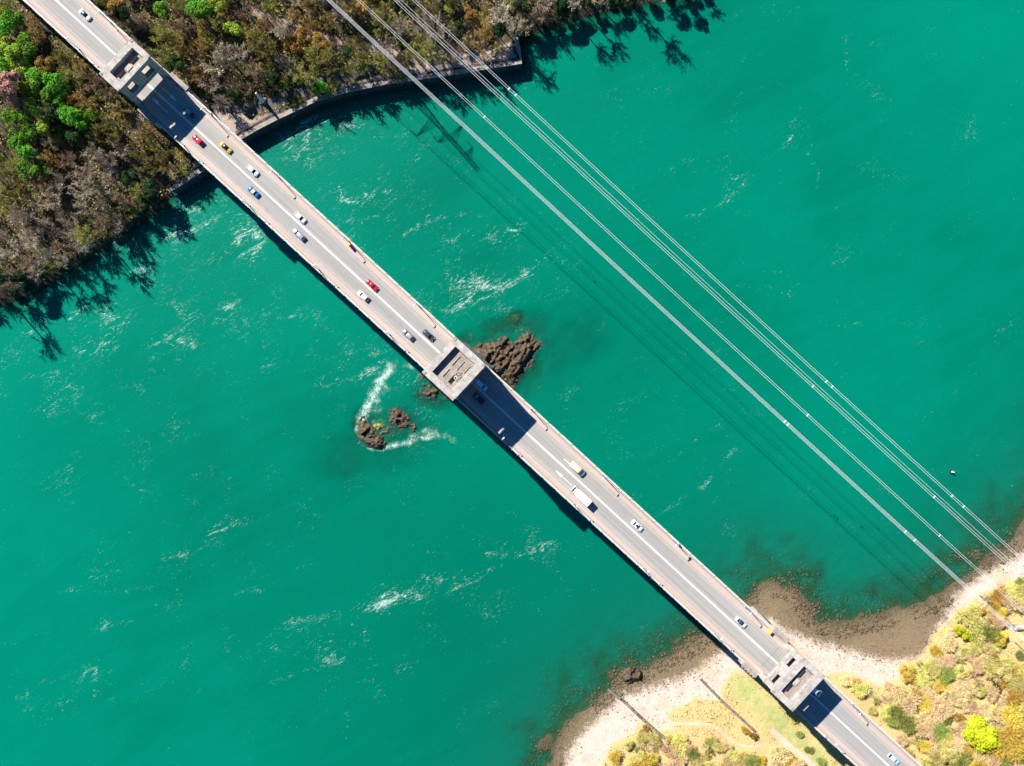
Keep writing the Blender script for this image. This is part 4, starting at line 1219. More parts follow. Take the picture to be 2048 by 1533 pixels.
# loose boulders and weed clumps on the south shore, nobody could count them
def clumps(n, sampler, smin, smax, name, mat, flat=0.6, seed=3):
    rng = np.random.default_rng(seed)
    base = np.array([(1, 0, 0), (-1, 0, 0), (0, 1, 0), (0, -1, 0), (0, 0, 1), (0, 0, -0.6)], float)
    fc = np.array([(0, 2, 4), (2, 1, 4), (1, 3, 4), (3, 0, 4), (2, 0, 5), (1, 2, 5), (3, 1, 5), (0, 3, 5)])
    x, y = sampler(n, rng)
    z = height(x, y)
    s = smin + (smax - smin) * rng.random(len(x)) ** 2.5
    jit = 1 + (rng.random((len(x), 6, 3)) - 0.5) * 0.8
    V = base[None] * jit * s[:, None, None]
    V[:, :, 2] *= flat
    a = rng.random(len(x)) * 2 * PI
    ca, sa = np.cos(a)[:, None], np.sin(a)[:, None]
    X = V[:, :, 0] * ca - V[:, :, 1] * sa; Yv = V[:, :, 0] * sa + V[:, :, 1] * ca
    V[:, :, 0] = X + x[:, None]; V[:, :, 1] = Yv + y[:, None]; V[:, :, 2] += z[:, None]
    F = (fc[None] + (np.arange(len(x)) * 6)[:, None, None]).reshape(-1, 3)
    o = link(name, mesh_np(name, V.reshape(-1, 3), F), mat)
    tag(o, kind='stuff')
    return o
def shore_sampler(lo, hi, which):
    def f(n, rng):
        xs, ys = [], []
        while sum(len(a) for a in xs) < n:
            u = rng.uniform(1060, 2080, 20000); v = rng.uniform(1030, 1560, 20000)
            x, y = P(0, 0)[0] + u * CAM_Z / FPX, (766.5 - v) * CAM_Z / FPX
            d = sdf(x, y, SPOLY) if which == 's' else sdf(x, y, WPOLY)
            k = (d > lo) & (d < hi) & (sdf(x, y, VPOLY) < 0)
            k &= vnoise(x, y, 0.12, 41, 3) > 0.42
            xs.append(x[k]); ys.append(y[k])
        return np.concatenate(xs)[:n], np.concatenate(ys)[:n]
    return f
clumps(5200, shore_sampler(-9, 6, 's'), 0.15, 0.75, 'weed_clumps', LEAF['weed'], 0.45, 3)
clumps(1300, shore_sampler(-4, 3, 'w'), 0.10, 0.42, 'boulders', M['drystone'], 0.6, 4)
clumps(600, shore_sampler(3, 30, 'w'), 0.1, 0.38, 'pebbles', M['coping'], 0.6, 5)

# buoy
bx, by = P(1903, 944)
r = empty('buoy', (bx, by, 0))
MB().tube((0, 0, -0.4), (0, 0, 0.5), 0.75, 0.7, 14).build('float', M['tyre'], r)
MB().tube((0, 0, 0.5), (0, 0, 1.9), 0.4, 0.2, 10).build('topmark', M['white'], r)
tag(r, 'small dark buoy with white top floating right of the power lines', 'buoy')
# grey hut on the right edge
hx, hy, hz = on_ground(2040, 1256, 1.5)
r = empty('hut', (hx, hy, hz - 0.3))
MB().box(-1.9, 2.2, -0.8, 0.8, 0, 1.9).build('wall', simple('hut_wall', (0.20, 0.32, 0.38), 0.7), r)
mb = MB(); mb.loft([[(-1.9, -0.95, 1.9), (2.3, -0.95, 1.9), (2.3, 0.95, 1.9), (-1.9, 0.95, 1.9)], [(-1.5, -0.3, 2.5), (2.3, -0.3, 2.5), (2.3, 0.3, 2.5), (-1.5, 0.3, 2.5)]]); mb.build('roof', simple('hut_roof', (0.42, 0.38, 0.28), 0.8), r)
tag(r, 'small hut with grey-brown roof and blue end at the right edge scrub', 'hut')

# ------------------------------------------------------------------ pylons and wires
WIRES = [('A', 48.9, 46.0, 2), ('A', 48.28, 49.5, 2), ('B', 53.6, 54.0, 2), ('C', 58.4, 66.0, 2), ('D', 64.0, 58.0, 2), ('E', 57.2, 76.0, 1)]
PYL = [(-143.0, 57.2), (199.0, 57.2)]
def make_pylon(s, t, zb, label):
    x, y = st2w(s, t)
    r = empty('pylon', (x, y, zb), ROT)
    H = 76 - zb + 3.5
    def half(z): return 3.6 - 3.0 * min(1, z / (H - 22)) if z < H - 22 else 0.62
    lv = [0, 6, 11.5, 16.5, 21, 25, 29, 33, 36.5, 40]
    while lv[-1] < H - 3: lv.append(lv[-1] + 3)
    for sx in (-1, 1):
        for sy in (-1, 1):
            mb = MB()
            for a, b in zip(lv[:-1], lv[1:]):
                mb.tube((sx * half(a), sy * half(a), a), (sx * half(b), sy * half(b), b), 0.15, n=4)
            mb.build('leg', M['galv'], r)
    mb = MB()
    for a, b in zip(lv[:-1], lv[1:]):
        ha, hb = half(a), half(b)
        for q in ((1, 0), (-1, 0), (0, 1), (0, -1)):
            if q[0]:
                A0, A1 = (q[0] * ha, -ha, a), (q[0] * ha, ha, a); B0, B1 = (q[0] * hb, -hb, b), (q[0] * hb, hb, b)
            else:
                A0, A1 = (-ha, q[1] * ha, a), (ha, q[1] * ha, a); B0, B1 = (-hb, q[1] * hb, b), (hb, q[1] * hb, b)
            mb.tube(A0, B1, 0.07, n=3); mb.tube(A1, B0, 0.07, n=3); mb.tube(B0, B1, 0.07, n=3)
    mb.build('bracing', M['galv'], r)
    for zz, yl in ((53 - zb, -8.7), (60 - zb, -4.2), (62 - zb, 7.0), (70 - zb, 4.0)):
        mb = MB()
        for sx in (-0.62, 0.62):
            mb.tube((sx, 0, zz), (0, yl, zz + 0.3), 0.11, n=4); mb.tube((sx, 0, zz + 2.4), (0, yl, zz + 0.3), 0.09, n=4)
        for k in range(1, 5):
            f = k / 5
            mb.tube((0.62 * (1 - f), yl * f, zz + 0.3 * f), (-0.62 * (1 - f), yl * f, zz + 2.4 - 2.1 * f), 0.06, n=3)
        am = mb.build('cross_arm', M['galv'], r)
        i = MB(); i.tube((0, yl, zz + 0.2), (0, yl, zz - 2.6), 0.14, n=6); i.build('insulator', M['insul'], am)
    tag(r, label, 'pylon', 'electricity pylons either side of the strait')
for (s, t), lb in zip(PYL, ('grey lattice pylon in the woods above the north bank', 'grey lattice pylon leg standing in the scrub at the right edge')):
    x, y = st2w(s, t)
    make_pylon(s, t, ground_z(x, y) - 0.3, lb)

SPAC = {0: [(1066, 0), (1380, 0), (1566, 849), (1576, 851), (1808, 1066), (1828, 1081)], 1: [(1228, 0), (1300, 0)], 2: [(738, 0), (968, 235), (1390, 0), (1614, 834), (1876, 1074)], 3: [(1200, 0), (1438, 0), (1626, 775), (1868, 995)], 4: [(1018, 178), (1032, 190), (1215, 0), (1653, 765), (1665, 775), (1903, 993), (1926, 1014)], 5: []}
DESC = ['broad pale cable pair nearest the bridge, lower wires', 'broad pale cable pair nearest the bridge, upper wires', 'twin cable second nearest the bridge', 'twin cable running beside the thin single wire', 'twin cable farthest from the bridge', 'thin single earth wire between the twin cables']
def wire_z(s, zm):
    a, b = -143.0, 199.0
    f = (s - a) / (b - a)
    if f < 0 or f > 1:
        g = min(abs(s - a), abs(s - b)) / 300.0
        return zm + 4 - 4 * 4.0 * g * (1 - g) * 0.8
    return zm + 4 - 4 * 4.0 * f * (1 - f)
for wi, (nm, t, zm, nb) in enumerate(WIRES):
    x0, y0 = st2w(0, t)
    r = empty('power_cable', (x0, y0, 0), ROT)
    tag(r, DESC[wi] + ' over the strait', 'power cable', 'power cables across the strait')
    ss = np.concatenate([np.linspace(-400, -143, 20), np.linspace(-143, 199, 60)[1:], np.linspace(199, 460, 20)[1:]])
    for k in range(nb):
        off = (k - (nb - 1) / 2) * (0.6 if wi > 1 else (0.95, 0.33)[wi])
        rad = 0.042 if nb > 1 else 0.032
        mb = MB()
        nseg = 5
        for s in ss:
            for q in range(nseg):
                a = 2 * PI * q / nseg
                mb.V.append((s, off + rad * math.cos(a), wire_z(s, zm) + rad * math.sin(a)))
        for i in range(len(ss) - 1):
            for q in range(nseg):
                q2 = (q + 1) % nseg
                mb.F.append((i * nseg + q, i * nseg + q2, (i + 1) * nseg + q2, (i + 1) * nseg + q))
        mb.build('conductor', M['wire'], r, True)
    for (u, v) in SPAC[wi]:
        # spacer clamps: where the photograph shows bright dots
        z = zm + 1
        k = (CAM_Z - z) / FPX
        if v == 0: continue
        s, _ = PST(u, v, z)
        mb = MB(); w = 0.42 if wi > 1 else 0.5
        mb.box(s - 0.13, s + 0.13, -w, w, wire_z(s, zm) - 0.06, wire_z(s, zm) + 0.06)
        mb.build('spacer', M['wire'], r)

# ------------------------------------------------------------------ trees
def unit(v):
    return v / (np.linalg.norm(v, axis=1, keepdims=True) + 1e-9)

def quads(C, Nn, S, rng, aspect=0.75):
    n = len(C)
    Nn = unit(Nn)
    r = unit(rng.normal(size=(n, 3)))
    a = unit(np.cross(Nn, r)); b = np.cross(Nn, a)
    a = a * S[:, None]; b = b * (S * aspect)[:, None]
    V = np.stack([C - a - b * 0.3, C + b, C + a + b * 0.2, C - b], 1).reshape(-1, 3)
    F = np.arange(4 * n).reshape(n, 4)
    return V, F

def ribbons(A, B, w0, w1, rng):
    n = len(A)
    d = unit(B - A)
    r = unit(rng.normal(size=(n, 3)) + np.array([0, 0, 0.0]))
    a = unit(np.cross(d, r))
    V = np.stack([A - a * w0[:, None], A + a * w0[:, None], B + a * w1[:, None], B - a * w1[:, None]], 1).reshape(-1, 3)
    return V, np.arange(4 * n).reshape(n, 4)

def leafy_crown(seed, nq=1700, zs=0.8):
    rng = np.random.default_rng(seed)
    nl = int(rng.integers(9, 15))
    th = rng.random(nl) * 2 * PI; rr = 0.62 * np.sqrt(rng.random(nl))
    L = np.stack([rr * np.cos(th), rr * np.sin(th), (rng.random(nl) - 0.35) * 0.7 * zs], 1)
    L[:, 2] += 0.25 * (0.62 - rr)
    R = 0.24 + 0.22 * rng.random(nl)
    li = rng.choice(nl, nq, p=R ** 2 / (R ** 2).sum())
    d = unit(rng.normal(size=(nq, 3)))
    d[:, 2] = np.where(d[:, 2] < -0.3, -d[:, 2], d[:, 2])
    rad = R[li] * (0.72 + 0.36 * rng.random(nq))
    C = L[li] + d * rad[:, None]
    Nn = d + rng.normal(size=(nq, 3)) * 0.45 + np.array([0, 0, 0.25])
    S = 0.035 + 0.05 * rng.random(nq)
    V, F = quads(C, Nn, S, rng)
    return mesh_np('crown', V, F)

def bare_crown(seed, buds=0):
    rng = np.random.default_rng(seed)
    A, B, W0, W1 = [], [], [], []
    def grow(p, d, ln, w, lev):
        q = p
        for k in range(2):
            e = q + d * ln * 0.5
            A.append(q); B.append(e); W0.append(w * (1 - 0.25 * k)); W1.append(w * (0.75 - 0.25 * k))
            if lev < 3:
                for _ in range(3 if lev else 2):
                    nd = d + rng.normal(size=3) * (0.55 if lev else 0.45) + np.array([0, 0, 0.12])
                    nd /= np.linalg.norm(nd)
                    grow(q + (e - q) * rng.random(), nd, ln * rng.uniform(0.5, 0.72), w * 0.55, lev + 1)
            q = e
            d = d + rng.normal(size=3) * 0.18; d /= np.linalg.norm(d)
    n0 = 7
    for i in range(n0):
        a = 2 * PI * (i + rng.random() * 0.8) / n0
        el = rng.uniform(0.15, 0.95)
        d = np.array([math.cos(a) * math.cos(el), math.sin(a) * math.cos(el), math.sin(el)])
        grow(np.array([0, 0, -0.45]) + d * 0.05, d, rng.uniform(0.55, 0.8), 0.028, 0)
    A, B, W0, W1 = map(np.array, (A, B, W0, W1))
    k = np.hypot(B[:, 0], B[:, 1]).max()
    V, F = ribbons(A, B, np.maximum(W0, 0.0115), np.maximum(W1, 0.009), rng)
    if buds:
        idx = rng.integers(0, len(B), buds)
        C = B[idx] + rng.normal(size=(buds, 3)) * 0.03
        V2, F2 = quads(C, unit(C + np.array([0, 0, 0.4])) + rng.normal(size=(buds, 3)) * 0.6, 0.02 + 0.03 * rng.random(buds), rng)
        F = np.concatenate([F, F2 + len(V)]); V = np.concatenate([V, V2])
    V[:, :2] /= k
    return mesh_np('crown', V, F)

def trunk_mesh(seed):
    rng = random.Random(seed)
    mb = MB()
    mb.tube((0, 0, -1.0), (0.03, 0.02, 0.0), 0.075, 0.055, 7)
    mb.tube((0.03, 0.02, 0.0), (0, 0, 0.55), 0.055, 0.04, 7)
    for i in range(4):
        a = i * PI / 2 + rng.random()
        mb.tube((0.01, 0.01, 0.35), (0.45 * math.cos(a), 0.45 * math.sin(a), 0.85 + 0.2 * rng.random()), 0.035, 0.012, 5)
    me = bpy.data.meshes.new('trunk'); me.from_pydata(mb.V, [], mb.F); me.update()
    me.materials.append(M['bark'])
    return me

def scrub_crown(seed, nq=1300):
    rng = np.random.default_rng(seed)
    k = 5
    cx = rng.normal(size=(k, 3)) * np.array([0.33, 0.33, 0.12])
    i = rng.integers(0, k, nq)
    d = unit(rng.normal(size=(nq, 3)) * np.array([1, 1, 0.6]) + np.array([0, 0, 0.35]))
    r0 = rng.random(nq) ** 0.6 * 0.55
    A = cx[i] + d * r0[:, None]
    dd = unit(d + rng.normal(size=(nq, 3)) * 0.35)
    ln = 0.10 + 0.2 * rng.random(nq)
    B = A + dd * ln[:, None]
    up = np.array([0, 0, 1.0]) + rng.normal(size=(nq, 3)) * 0.5
    a = unit(np.cross(dd, up)) * (0.014 + 0.02 * rng.random(nq))[:, None]
    V = np.stack([A - a, A + a, B + a * 0.5, B - a * 0.5], 1).reshape(-1, 3)
    return mesh_np('crown', V, np.arange(4 * nq).reshape(nq, 4))
SCRUB = [scrub_crown(400 + i) for i in range(7)]
LEAFY = [leafy_crown(100 + i) for i in range(8)]
DENSE = [leafy_crown(150 + i, 2600, 0.9) for i in range(3)]
BARE = [bare_crown(200 + i, 0) for i in range(6)]
BUD = [bare_crown(300 + i, 700) for i in range(6)]
TRUNK = [trunk_mesh(i) for i in range(3)]
for me in LEAFY + DENSE + BARE + BUD + SCRUB: me.materials.append(LEAF['green'])
KIND = {  # kind: (material, meshes, words)
    'green': ('green', LEAFY, 'bright green leafy tree'), 'lime': ('lime', LEAFY, 'yellow-green leafy tree'), 'dark': ('dark', LEAFY, 'dark-leaved tree'),
    'olive': ('olive', BUD, 'olive-green budding tree'), 'ochre': ('ochre', BUD, 'ochre budding tree'), 'orange': ('orange', LEAFY, 'orange-tinted leafy tree'),
    'salmon': ('salmon', LEAFY, 'salmon-pink tree'), 'grey': ('grey', BARE, 'bare grey tree'), 'brown': ('brown', BARE, 'bare brown tree'),
    'bright': ('bright', DENSE, 'vivid yellow-green rounded tree'), 'gold': ('gold', SCRUB + LEAFY[:3], 'golden-yellow bush'), 'straw': ('straw', SCRUB, 'straw-coloured twiggy bush'), 'fresh': ('fresh', SCRUB + LEAFY[:2], 'pale fresh green bush'), 'mid': ('mid', SCRUB, 'mid-green bush'), 'twig': ('straw', BARE, 'pale bare branching tree'),
}
TREES = []
def tree(u, v, rpx, kind, hfac=1.0, zone=''):
    """crown centre at pixel (u, v)"""
    rad = rpx * 0.165
    low = kind in ('twig', 'gold', 'straw', 'fresh', 'mid', 'bright') or zone == 's'
    hgt = rad * (0.9 if low else 1.55) * hfac * random.uniform(0.85, 1.2)      # crown centre above ground
    x, y, z = on_ground(u, v, hgt)
    matn, meshes, words = KIND[kind]
    r = empty('tree' if not low else 'bush', (x, y, z))
    me = random.choice(meshes)
    c = bpy.data.objects.new('crown', me); COL.objects.link(c); c.parent = r
    c.material_slots[0].link = 'OBJECT'; c.material_slots[0].material = LEAF[matn]
    zsq = random.uniform(0.85, 1.15)
    if kind == 'twig': hgt *= 1.5
    c.location = (0, 0, hgt); c.rotation_euler = (random.uniform(-0.15, 0.15), random.uniform(-0.15, 0.15), random.uniform(0, 2 * PI))
    c.scale = (rad * random.uniform(0.9, 1.12), rad * random.uniform(0.9, 1.12), rad * zsq * (0.6 if low and kind != 'bright' else (0.8 if low else 1.25)))
    t = bpy.data.objects.new('trunk', random.choice(TRUNK)); COL.objects.link(t); t.parent = r
    t.scale = (rad * 0.75, rad * 0.75, hgt * 0.5 + rad * 0.18)
    t.location = (0, 0, (hgt * 0.5 + rad * 0.18) * 0.98)
    TREES.append((r, u, v, kind, words, low, rpx))
    return r

HN = [(8, 85, 'lime'), (12, 140, 'green'), (40, 130, 'lime'), (60, 180, 'lime'), (95, 195, 'green'), (125, 200, 'green'), (20, 235, 'green'), (35, 285, 'green'), (90, 255, 'lime'), (160, 240, 'green'), (5, 30, 'lime'), (30, 40, 'green'), (30, 330, 'olive'), (60, 340, 'green'), (15, 410, 'olive'), (10, 15, 'olive'), (10, 60, 'green'), (40, 75, 'brown'), (70, 70, 'ochre'), (110, 60, 'olive'), (55, 95, 'green'), (25, 105, 'lime'), (15, 118, 'lime'), (90, 130, 'orange'), (75, 160, 'green'), (110, 170, 'green'), (130, 150, 'olive'), (20, 175, 'salmon'), (30, 210, 'brown'),
      (70, 215, 'lime'), (145, 198, 'orange'), (170, 205, 'ochre'), (140, 230, 'green'), (185, 235, 'green'), (110, 225, 'dark'), (50, 240, 'green'), (60, 268, 'green'), (20, 262, 'brown'), (95, 283, 'brown'), (110, 275, 'mid'), (55, 305, 'green'), (100, 320, 'ochre'),
      (135, 320, 'brown'), (190, 305, 'grey'), (215, 330, 'grey'), (150, 280, 'dark'), (220, 250, 'olive'), (245, 232, 'ochre'), (170, 350, 'grey'), (80, 370, 'ochre'), (30, 380, 'olive'), (40, 430, 'grey'), (100, 400, 'grey'), (140, 450, 'grey'), (60, 480, 'grey'), (20, 500, 'grey'),
      (110, 530, 'brown'), (30, 560, 'grey'), (200, 420, 'grey'), (260, 360, 'dark'), (300, 330, 'olive'), (330, 330, 'ochre'), (300, 380, 'dark'), (240, 400, 'brown'), (185, 110, 'olive'), (140, 80, 'ochre'), (100, 30, 'olive'), (200, 160, 'dark'), (160, 130, 'ochre'),
      (195, 10, 'olive'), (235, 10, 'orange'), (250, 30, 'dark'), (280, 40, 'brown'), (320, 20, 'green'), (330, 75, 'olive'), (360, 55, 'brown'), (390, 15, 'green'), (410, 25, 'green'), (435, 15, 'lime'), (440, 45, 'olive'), (410, 75, 'mid'), (400, 90, 'ochre'), (360, 90, 'ochre'),
      (390, 115, 'brown'), (470, 60, 'lime'), (500, 65, 'ochre'), (515, 80, 'olive'), (530, 100, 'olive'), (480, 105, 'grey'), (450, 110, 'grey'), (430, 130, 'grey'), (400, 150, 'ochre'), (420, 165, 'grey'), (350, 130, 'dark'), (330, 110, 'olive'), (490, 20, 'brown'), (540, 10, 'olive'),
      (560, 60, 'grey'), (590, 30, 'ochre'), (580, 85, 'orange'), (605, 75, 'orange'), (640, 85, 'orange'), (655, 95, 'ochre'), (630, 110, 'olive'), (570, 130, 'grey'), (600, 150, 'olive'), (640, 178, 'green'), (545, 160, 'dark'), (660, 125, 'olive'), (700, 110, 'dark'), (720, 130, 'olive'),
      (760, 120, 'olive'), (680, 25, 'grey'), (700, 15, 'ochre'), (730, 15, 'orange'), (760, 50, 'olive'), (770, 20, 'olive'), (800, 50, 'grey'), (840, 50, 'grey'), (870, 60, 'grey'), (850, 20, 'olive'), (830, 105, 'olive'), (860, 110, 'olive'), (900, 20, 'mid'), (920, 65, 'dark'),
      (940, 30, 'orange'), (960, 40, 'ochre'), (978, 60, 'ochre'), (1000, 30, 'grey'), (1000, 62, 'dark'), (1020, 10, 'olive'), (1045, 15, 'dark'), (1090, 5, 'grey'), (1130, -10, 'dark'), (470, 190, 'dark'), (440, 205, 'grey')]
HS = [(1920, 1258, 'bright', 15), (1936, 1270, 'bright', 16), (1948, 1285, 'bright', 13), (2005, 1490, 'gold', 26), (2030, 1440, 'gold', 24), (2035, 1500, 'gold', 24), (1900, 1515, 'fresh', 20), (1802, 1428, 'mid', 18), (1818, 1446, 'mid', 18),
      (1790, 1440, 'mid', 14), (1775, 1420, 'fresh', 14), (1752, 1400, 'olive', 12), (1880, 1420, 'straw', 20), (1850, 1360, 'fresh', 18), (1815, 1340, 'gold', 14), (1875, 1340, 'fresh', 14), (1900, 1325, 'straw', 15), (1930, 1365, 'straw', 18), (1990, 1368, 'dark', 9), (1996, 1380, 'dark', 8), (2000, 1330, 'fresh', 13),
      (2040, 1370, 'fresh', 16), (1960, 1222, 'gold', 11), (1990, 1213, 'gold', 16), (2030, 1185, 'fresh', 15), (1900, 1290, 'straw', 15), (1875, 1302, 'gold', 13), (1850, 1465, 'straw', 18), (1835, 1485, 'olive', 14), (1765, 1505, 'fresh', 14), (1945, 1420, 'straw', 14), (1800, 1390, 'straw', 16), (1830, 1395, 'gold', 15), (1860, 1395, 'straw', 15),
      (1780, 1370, 'straw', 10), (1912, 1380, 'straw', 14), (1960, 1340, 'straw', 14), (1975, 1295, 'straw', 12), (2000, 1250, 'straw', 13), (1840, 1335, 'mid', 9), (1880, 1375, 'gold', 13), (2010, 1400, 'straw', 15), (1990, 1420, 'fresh', 13), (1870, 1500, 'straw', 15), (1960, 1520, 'straw', 16), (1800, 1480, 'straw', 14), (1815, 1515, 'gold', 15),
      (1850, 1525, 'fresh', 15), (1985, 1300, 'fresh', 10), (2035, 1340, 'gold', 12), (2040, 1310, 'mid', 9), (1940, 1310, 'straw', 10), (1740, 1420, 'fresh', 9), (1735, 1455, 'straw', 9), (1900, 1360, 'mid', 7), (1965, 1385, 'fresh', 11),
      (1232, 1518, 'gold', 14), (1256, 1490, 'fresh', 12), (1285, 1478, 'fresh', 13), (1312, 1482, 'fresh', 13), (1340, 1508, 'straw', 14), (1310, 1516, 'gold', 12), (1380, 1495, 'straw', 12), (1420, 1505, 'olive', 13), (1480, 1515, 'fresh', 13), (1520, 1525, 'gold', 12), (1290, 1458, 'orange', 9), (1506, 1472, 'orange', 10), (1492, 1460, 'gold', 8),
      (1265, 1520, 'fresh', 13), (1365, 1520, 'straw', 12), (1450, 1525, 'straw', 13), (1400, 1520, 'fresh', 12), (1275, 1500, 'mid', 8), (1285, 1470, 'mid', 7), (1340, 1480, 'fresh', 11), (1450, 1495, 'straw', 10), (1550, 1530, 'straw', 10), (1600, 1470, 'mid', 7), (1620, 1500, 'mid', 8), (1640, 1525, 'mid', 9), (1590, 1440, 'fresh', 7)]

def in_poly(u, v, pts):
    ins = False; j = len(pts) - 1
    for i in range(len(pts)):
        (a, b), (c, d) = pts[i], pts[j]
        if (b > v) != (d > v) and u < (c - a) * (v - b) / (d - b) + a: ins = not ins
        j = i
    return ins

# big bright ones and other conspicuous trees first
tree(1962, 1468, 40, 'bright', zone='s')
tree(1985, 1490, 24, 'bright', zone='s')
for (u, v, k, rp) in HS: tree(u, v, rp * (1.0 if k == 'bright' else 1.28), k, zone='s')
s_placed = [(u, v, rp) for u, v, k, rp in HS] + [(1962, 1468, 40), (1985, 1490, 24)]
cnt = 0
for _ in range(6000):
    u = random.uniform(1200, 2075); v = random.uniform(1150, 1560)
    if abs((u - 109) * 0.678 - v * 0.735) < 75: continue
    x, y, z = on_ground(u, v, 1.5)
    if look('v', x, y) < 1.2 or look('l', x, y) > -1.5 or look('p', x, y) < 3.0: continue
    if u < 1580 and v < 1484: continue
    if math.hypot(u - 2040, v - 1256) < 34 or math.hypot(u - 2035, v - 1293) < 34: continue
    rp = random.uniform(10, 22)
    if any((u - a) ** 2 + (v - b) ** 2 < (0.56 * (rp + c)) ** 2 for a, b, c in s_placed): continue
    s_placed.append((u, v, rp))
    tree(u, v, rp * 1.25, random.choices(['straw', 'fresh', 'gold', 'mid', 'twig'], [3.5, 4, 2.2, 0.9, 2.6])[0], zone='s')
    cnt += 1
    if cnt > 135: break
placed = []
def far_from(u, v, rp, f=0.62):
    return all((u - a) ** 2 + (v - b) ** 2 > (f * (rp + c)) ** 2 for a, b, c in placed)
def axis_px(u, v):      # perpendicular pixel distance from the bridge axis
    return (u - 109) * 0.678 - (v - 0) * 0.735 - 0
def deck_gap(u, v, rp):
    return abs((u - 109) * 0.678 - v * 0.735) > 46 + rp * 0.55
NPX_IN = [(a, b) for a, b in N_PX]
TR_PX = [(425, 215), (455, 222), (480, 226), (500, 242), (516, 240), (560, 232), (600, 218), (640, 200), (700, 182), (760, 166), (830, 150), (880, 140), (940, 122), (1036, 96), (1060, 134), (930, 160), (850, 172), (780, 182), (700, 198), (640, 215), (560, 255), (490, 292), (415, 354), (390, 345)]
def try_tree(u, v, rp, k, f):
    if not deck_gap(u, v, rp): return False
    if in_poly(u, v, TR_PX) and not (u > 625 and u < 655): return False
    x, y, z = on_ground(u, v, rp * 0.3)
    if look('n', x, y) < 1.5 or look('t1', x, y) < 0.9 or look('t2', x, y) < 1.5: return False
    if 470 < u < 560 and 185 < v < 225: return False
    if not far_from(u, v, rp, f): return False
    placed.append((u, v, rp))
    tree(u, v, rp, k)
    return True
RS = {'green': 28, 'lime': 26, 'dark': 25, 'olive': 34, 'ochre': 30, 'orange': 22, 'salmon': 37, 'grey': 38, 'brown': 32, 'mid': 17}
for (u, v, k) in HN:
    try_tree(u, v, RS[k] * random.uniform(0.8, 1.05), k, 0.30)
COAST = [(-30, 630), (0, 608), (60, 583), (130, 540), (200, 495), (240, 465), (300, 425), (335, 396)]
def along(line, gap):
    out = []
    for (a, b), (c, d) in zip(line[:-1], line[1:]):
        n = max(1, int(math.hypot(c - a, d - b) / gap))
        out += [(a + (c - a) * i / n, b + (d - b) * i / n) for i in range(n)]
    return out
for off in (14, 26, 44):
    for (u, v) in along(COAST, 21) + along([(1040, 82), (1062, 68), (1110, 50), (1160, 34), (1220, 18), (1300, 2), (1370, -12), (1440, -36)], 25):
        u += random.uniform(-7, 7) - 0.5 * off * (1 if u < 600 else 0.45); v += random.uniform(-7, 7) - 0.85 * off
        k = random.choice(['grey', 'grey', 'brown', 'dark', 'olive', 'brown']) if u < 600 else random.choice(['dark', 'grey', 'dark', 'brown'])
        if off == 14: k = 'dark'  # bank shade put into the leaf colour: the front row is all dark
        rp = RS[k] * random.uniform(0.7, 1.0)
        if off < 40 or far_from(u, v, rp, 0.42):
            if off > 40: placed.append((u, v, rp))
            tree(u, v, rp * (0.6 if off < 20 else 0.95), k, {14: 0.55, 26: 0.95, 44: 2.0}[off])
cnt = 0
for _ in range(9000):
    u = random.uniform(-40, 1240); v = random.uniform(-40, 625)
    hk = sorted((math.hypot(u - a, v - b), k) for a, b, k in HN)[:3]
    k = random.choices([h[1] for h in hk], [3, 1.2, 0.6])[0]
    if k in ('salmon', 'dark'): k = 'brown'
    if u > 300 and k in ('green', 'lime', 'mid'): k = 'olive'
    rp = RS[k] * random.uniform(0.5, 0.95)
    if try_tree(u, v, rp, k, 0.47): cnt += 1
    if cnt > 130: break

# ---- labels that single each tree out
def zone_of(u, v, low):
    if u > 1060 and v > 1000:
        if u < 1440: return 'behind the south beach'
        if u < 1660: return 'by the lawn under the bridge'
        if v < 1310: return 'on the slope near the pylon'
        if u < 1860: return 'just right of the bridge\'s south end'
        return 'in the lower right corner'
    p = (u - 109) * 0.678 - v * 0.735
    if p < 0:
        if p > -110: return 'close left of the bridge'
        x, y = P(u, v, 6)
        if sdf(np.array([x]), np.array([y]), NPOLY)[0] < 16: return 'by the water left of the bridge'
        return 'at the wood\'s left edge' if u < 75 else 'inside the wood left of the bridge'
    if p < 120: return 'close right of the bridge'
    if u > 1010: return 'beyond the quay corner'
    if u < 560: return 'above the quay beacon'
    if u < 720: return 'by the nearest cables'
    return 'above the middle of the quay' if u < 900 else 'behind the quay corner'
by = {}
for rec in TREES:
    r, u, v, kind, words, low, rp = rec
    if kind == 'mid' and not low: words = 'mid-green tree'
    z = zone_of(u, v, low)
    by.setdefault((words, z), []).append(rec)
for (words, z), recs in by.items():
    recs.sort(key=lambda q: q[1])
    for i, q in enumerate(recs):
        lab = '%s %s' % (words, z)
        if len(recs) > 1:
            lab += ', leftmost' if i == 0 else (', rightmost' if i == len(recs) - 1 else ', %s from the left' % ORD[i])
        tag(q[0], lab, 'bush' if q[5] else 'tree', 'bushes of the south bank' if q[1] > 1060 and q[2] > 1000 else 'trees of the north bank')

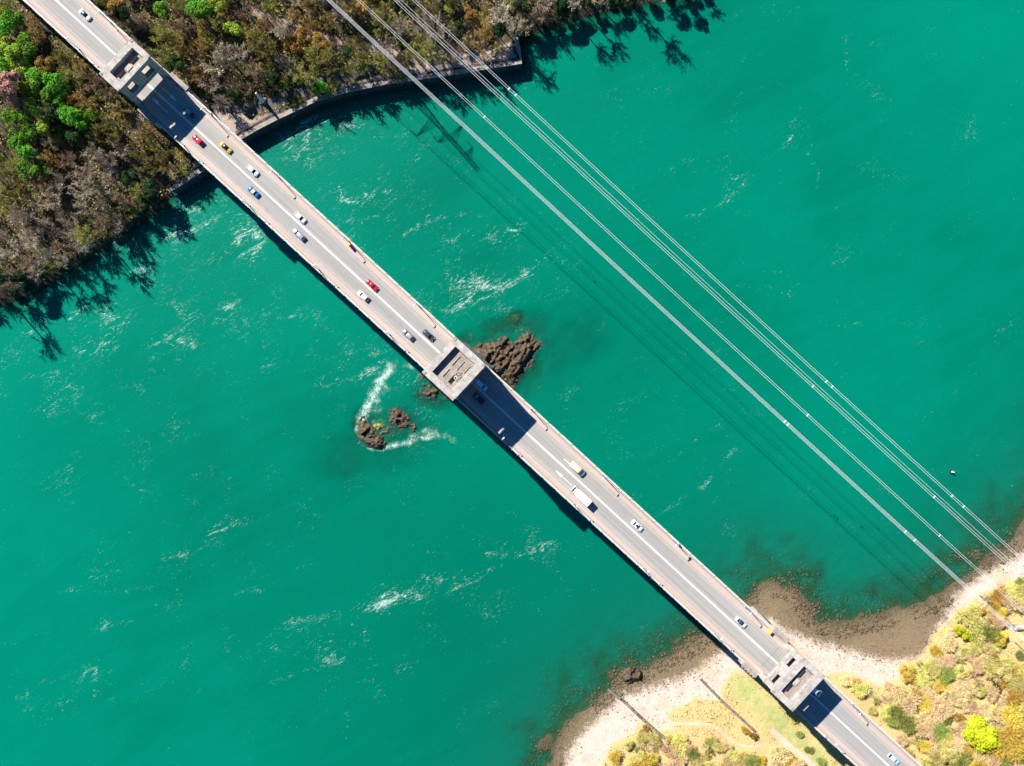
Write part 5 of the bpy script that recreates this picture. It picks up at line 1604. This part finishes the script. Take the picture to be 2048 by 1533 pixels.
# ---- undergrowth: one mass of low leaf tufts under and between the trees
def tufts(n, sampler, smin, smax, name, mat, up=0.5, seed=9):
    rng = np.random.default_rng(seed)
    x, y = sampler(n, rng)
    z = height(x, y)
    C = np.stack([x, y, z + rng.random(len(x)) * up], 1)
    Nn = rng.normal(size=(len(x), 3)) * 0.6 + np.array([0, 0, 1.0])
    V, F = quads(C, Nn, smin + (smax - smin) * rng.random(len(x)) ** 2, rng)
    o = link(name, mesh_np(name, V, F), mat)
    tag(o, kind='stuff')
    return o
def n_sampler(seed, thr):
    def f(n, rng):
        xs, ys = [], []
        while sum(map(len, xs)) < n:
            x = rng.uniform(-215, 60, 40000); y = rng.uniform(10, 165, 40000)
            d = sdf(x, y, NPOLY)
            k = (d > 1.0) & (vnoise(x, y, 0.07, seed, 3) > thr) & (sdf(x, y, TERR_IN) < -0.6) & (line_dist(x, y, N_TRACK) > 1.8) & (line_dist(x, y, N_TRACK2) > 1.2) & (line_dist(x, y, N_LANE) > 2.3)
            xs.append(x[k]); ys.append(y[k])
        return np.concatenate(xs)[:n], np.concatenate(ys)[:n]
    return f
def s_sampler(seed, thr):
    def f(n, rng):
        xs, ys = [], []
        while sum(map(len, xs)) < n:
            x = rng.uniform(15, 205, 40000); y = rng.uniform(-165, -65, 40000)
            d = sdf(x, y, VPOLY)
            k = (d > 0.3) & (vnoise(x, y, 0.09, seed, 3) > thr) & (line_dist(x, y, S_PATHS[0]) > 0.7) & (line_dist(x, y, S_PATHS[1]) > 1.2) & (sdf(x, y, LAWN) < 1.0)
            xs.append(x[k]); ys.append(y[k])
        return np.concatenate(xs)[:n], np.concatenate(ys)[:n]
    return f
tufts(30000, n_sampler(51, 0.44), 0.16, 0.55, 'undergrowth', LEAF['under1'], 1.4, 11)
tufts(15000, n_sampler(52, 0.50), 0.16, 0.55, 'undergrowth', LEAF['under2'], 1.2, 12)
tufts(9000, n_sampler(53, 0.5), 0.2, 0.6, 'undergrowth', LEAF['dark'], 1.2, 13)
tufts(9000, s_sampler(61, 0.45), 0.12, 0.36, 'grass_tufts', LEAF['straw'], 0.7, 14)
tufts(8000, s_sampler(62, 0.5), 0.12, 0.36, 'grass_tufts', LEAF['fresh'], 0.7, 15)
tufts(3500, s_sampler(63, 0.58), 0.12, 0.36, 'grass_tufts', LEAF['mid'], 0.6, 16)
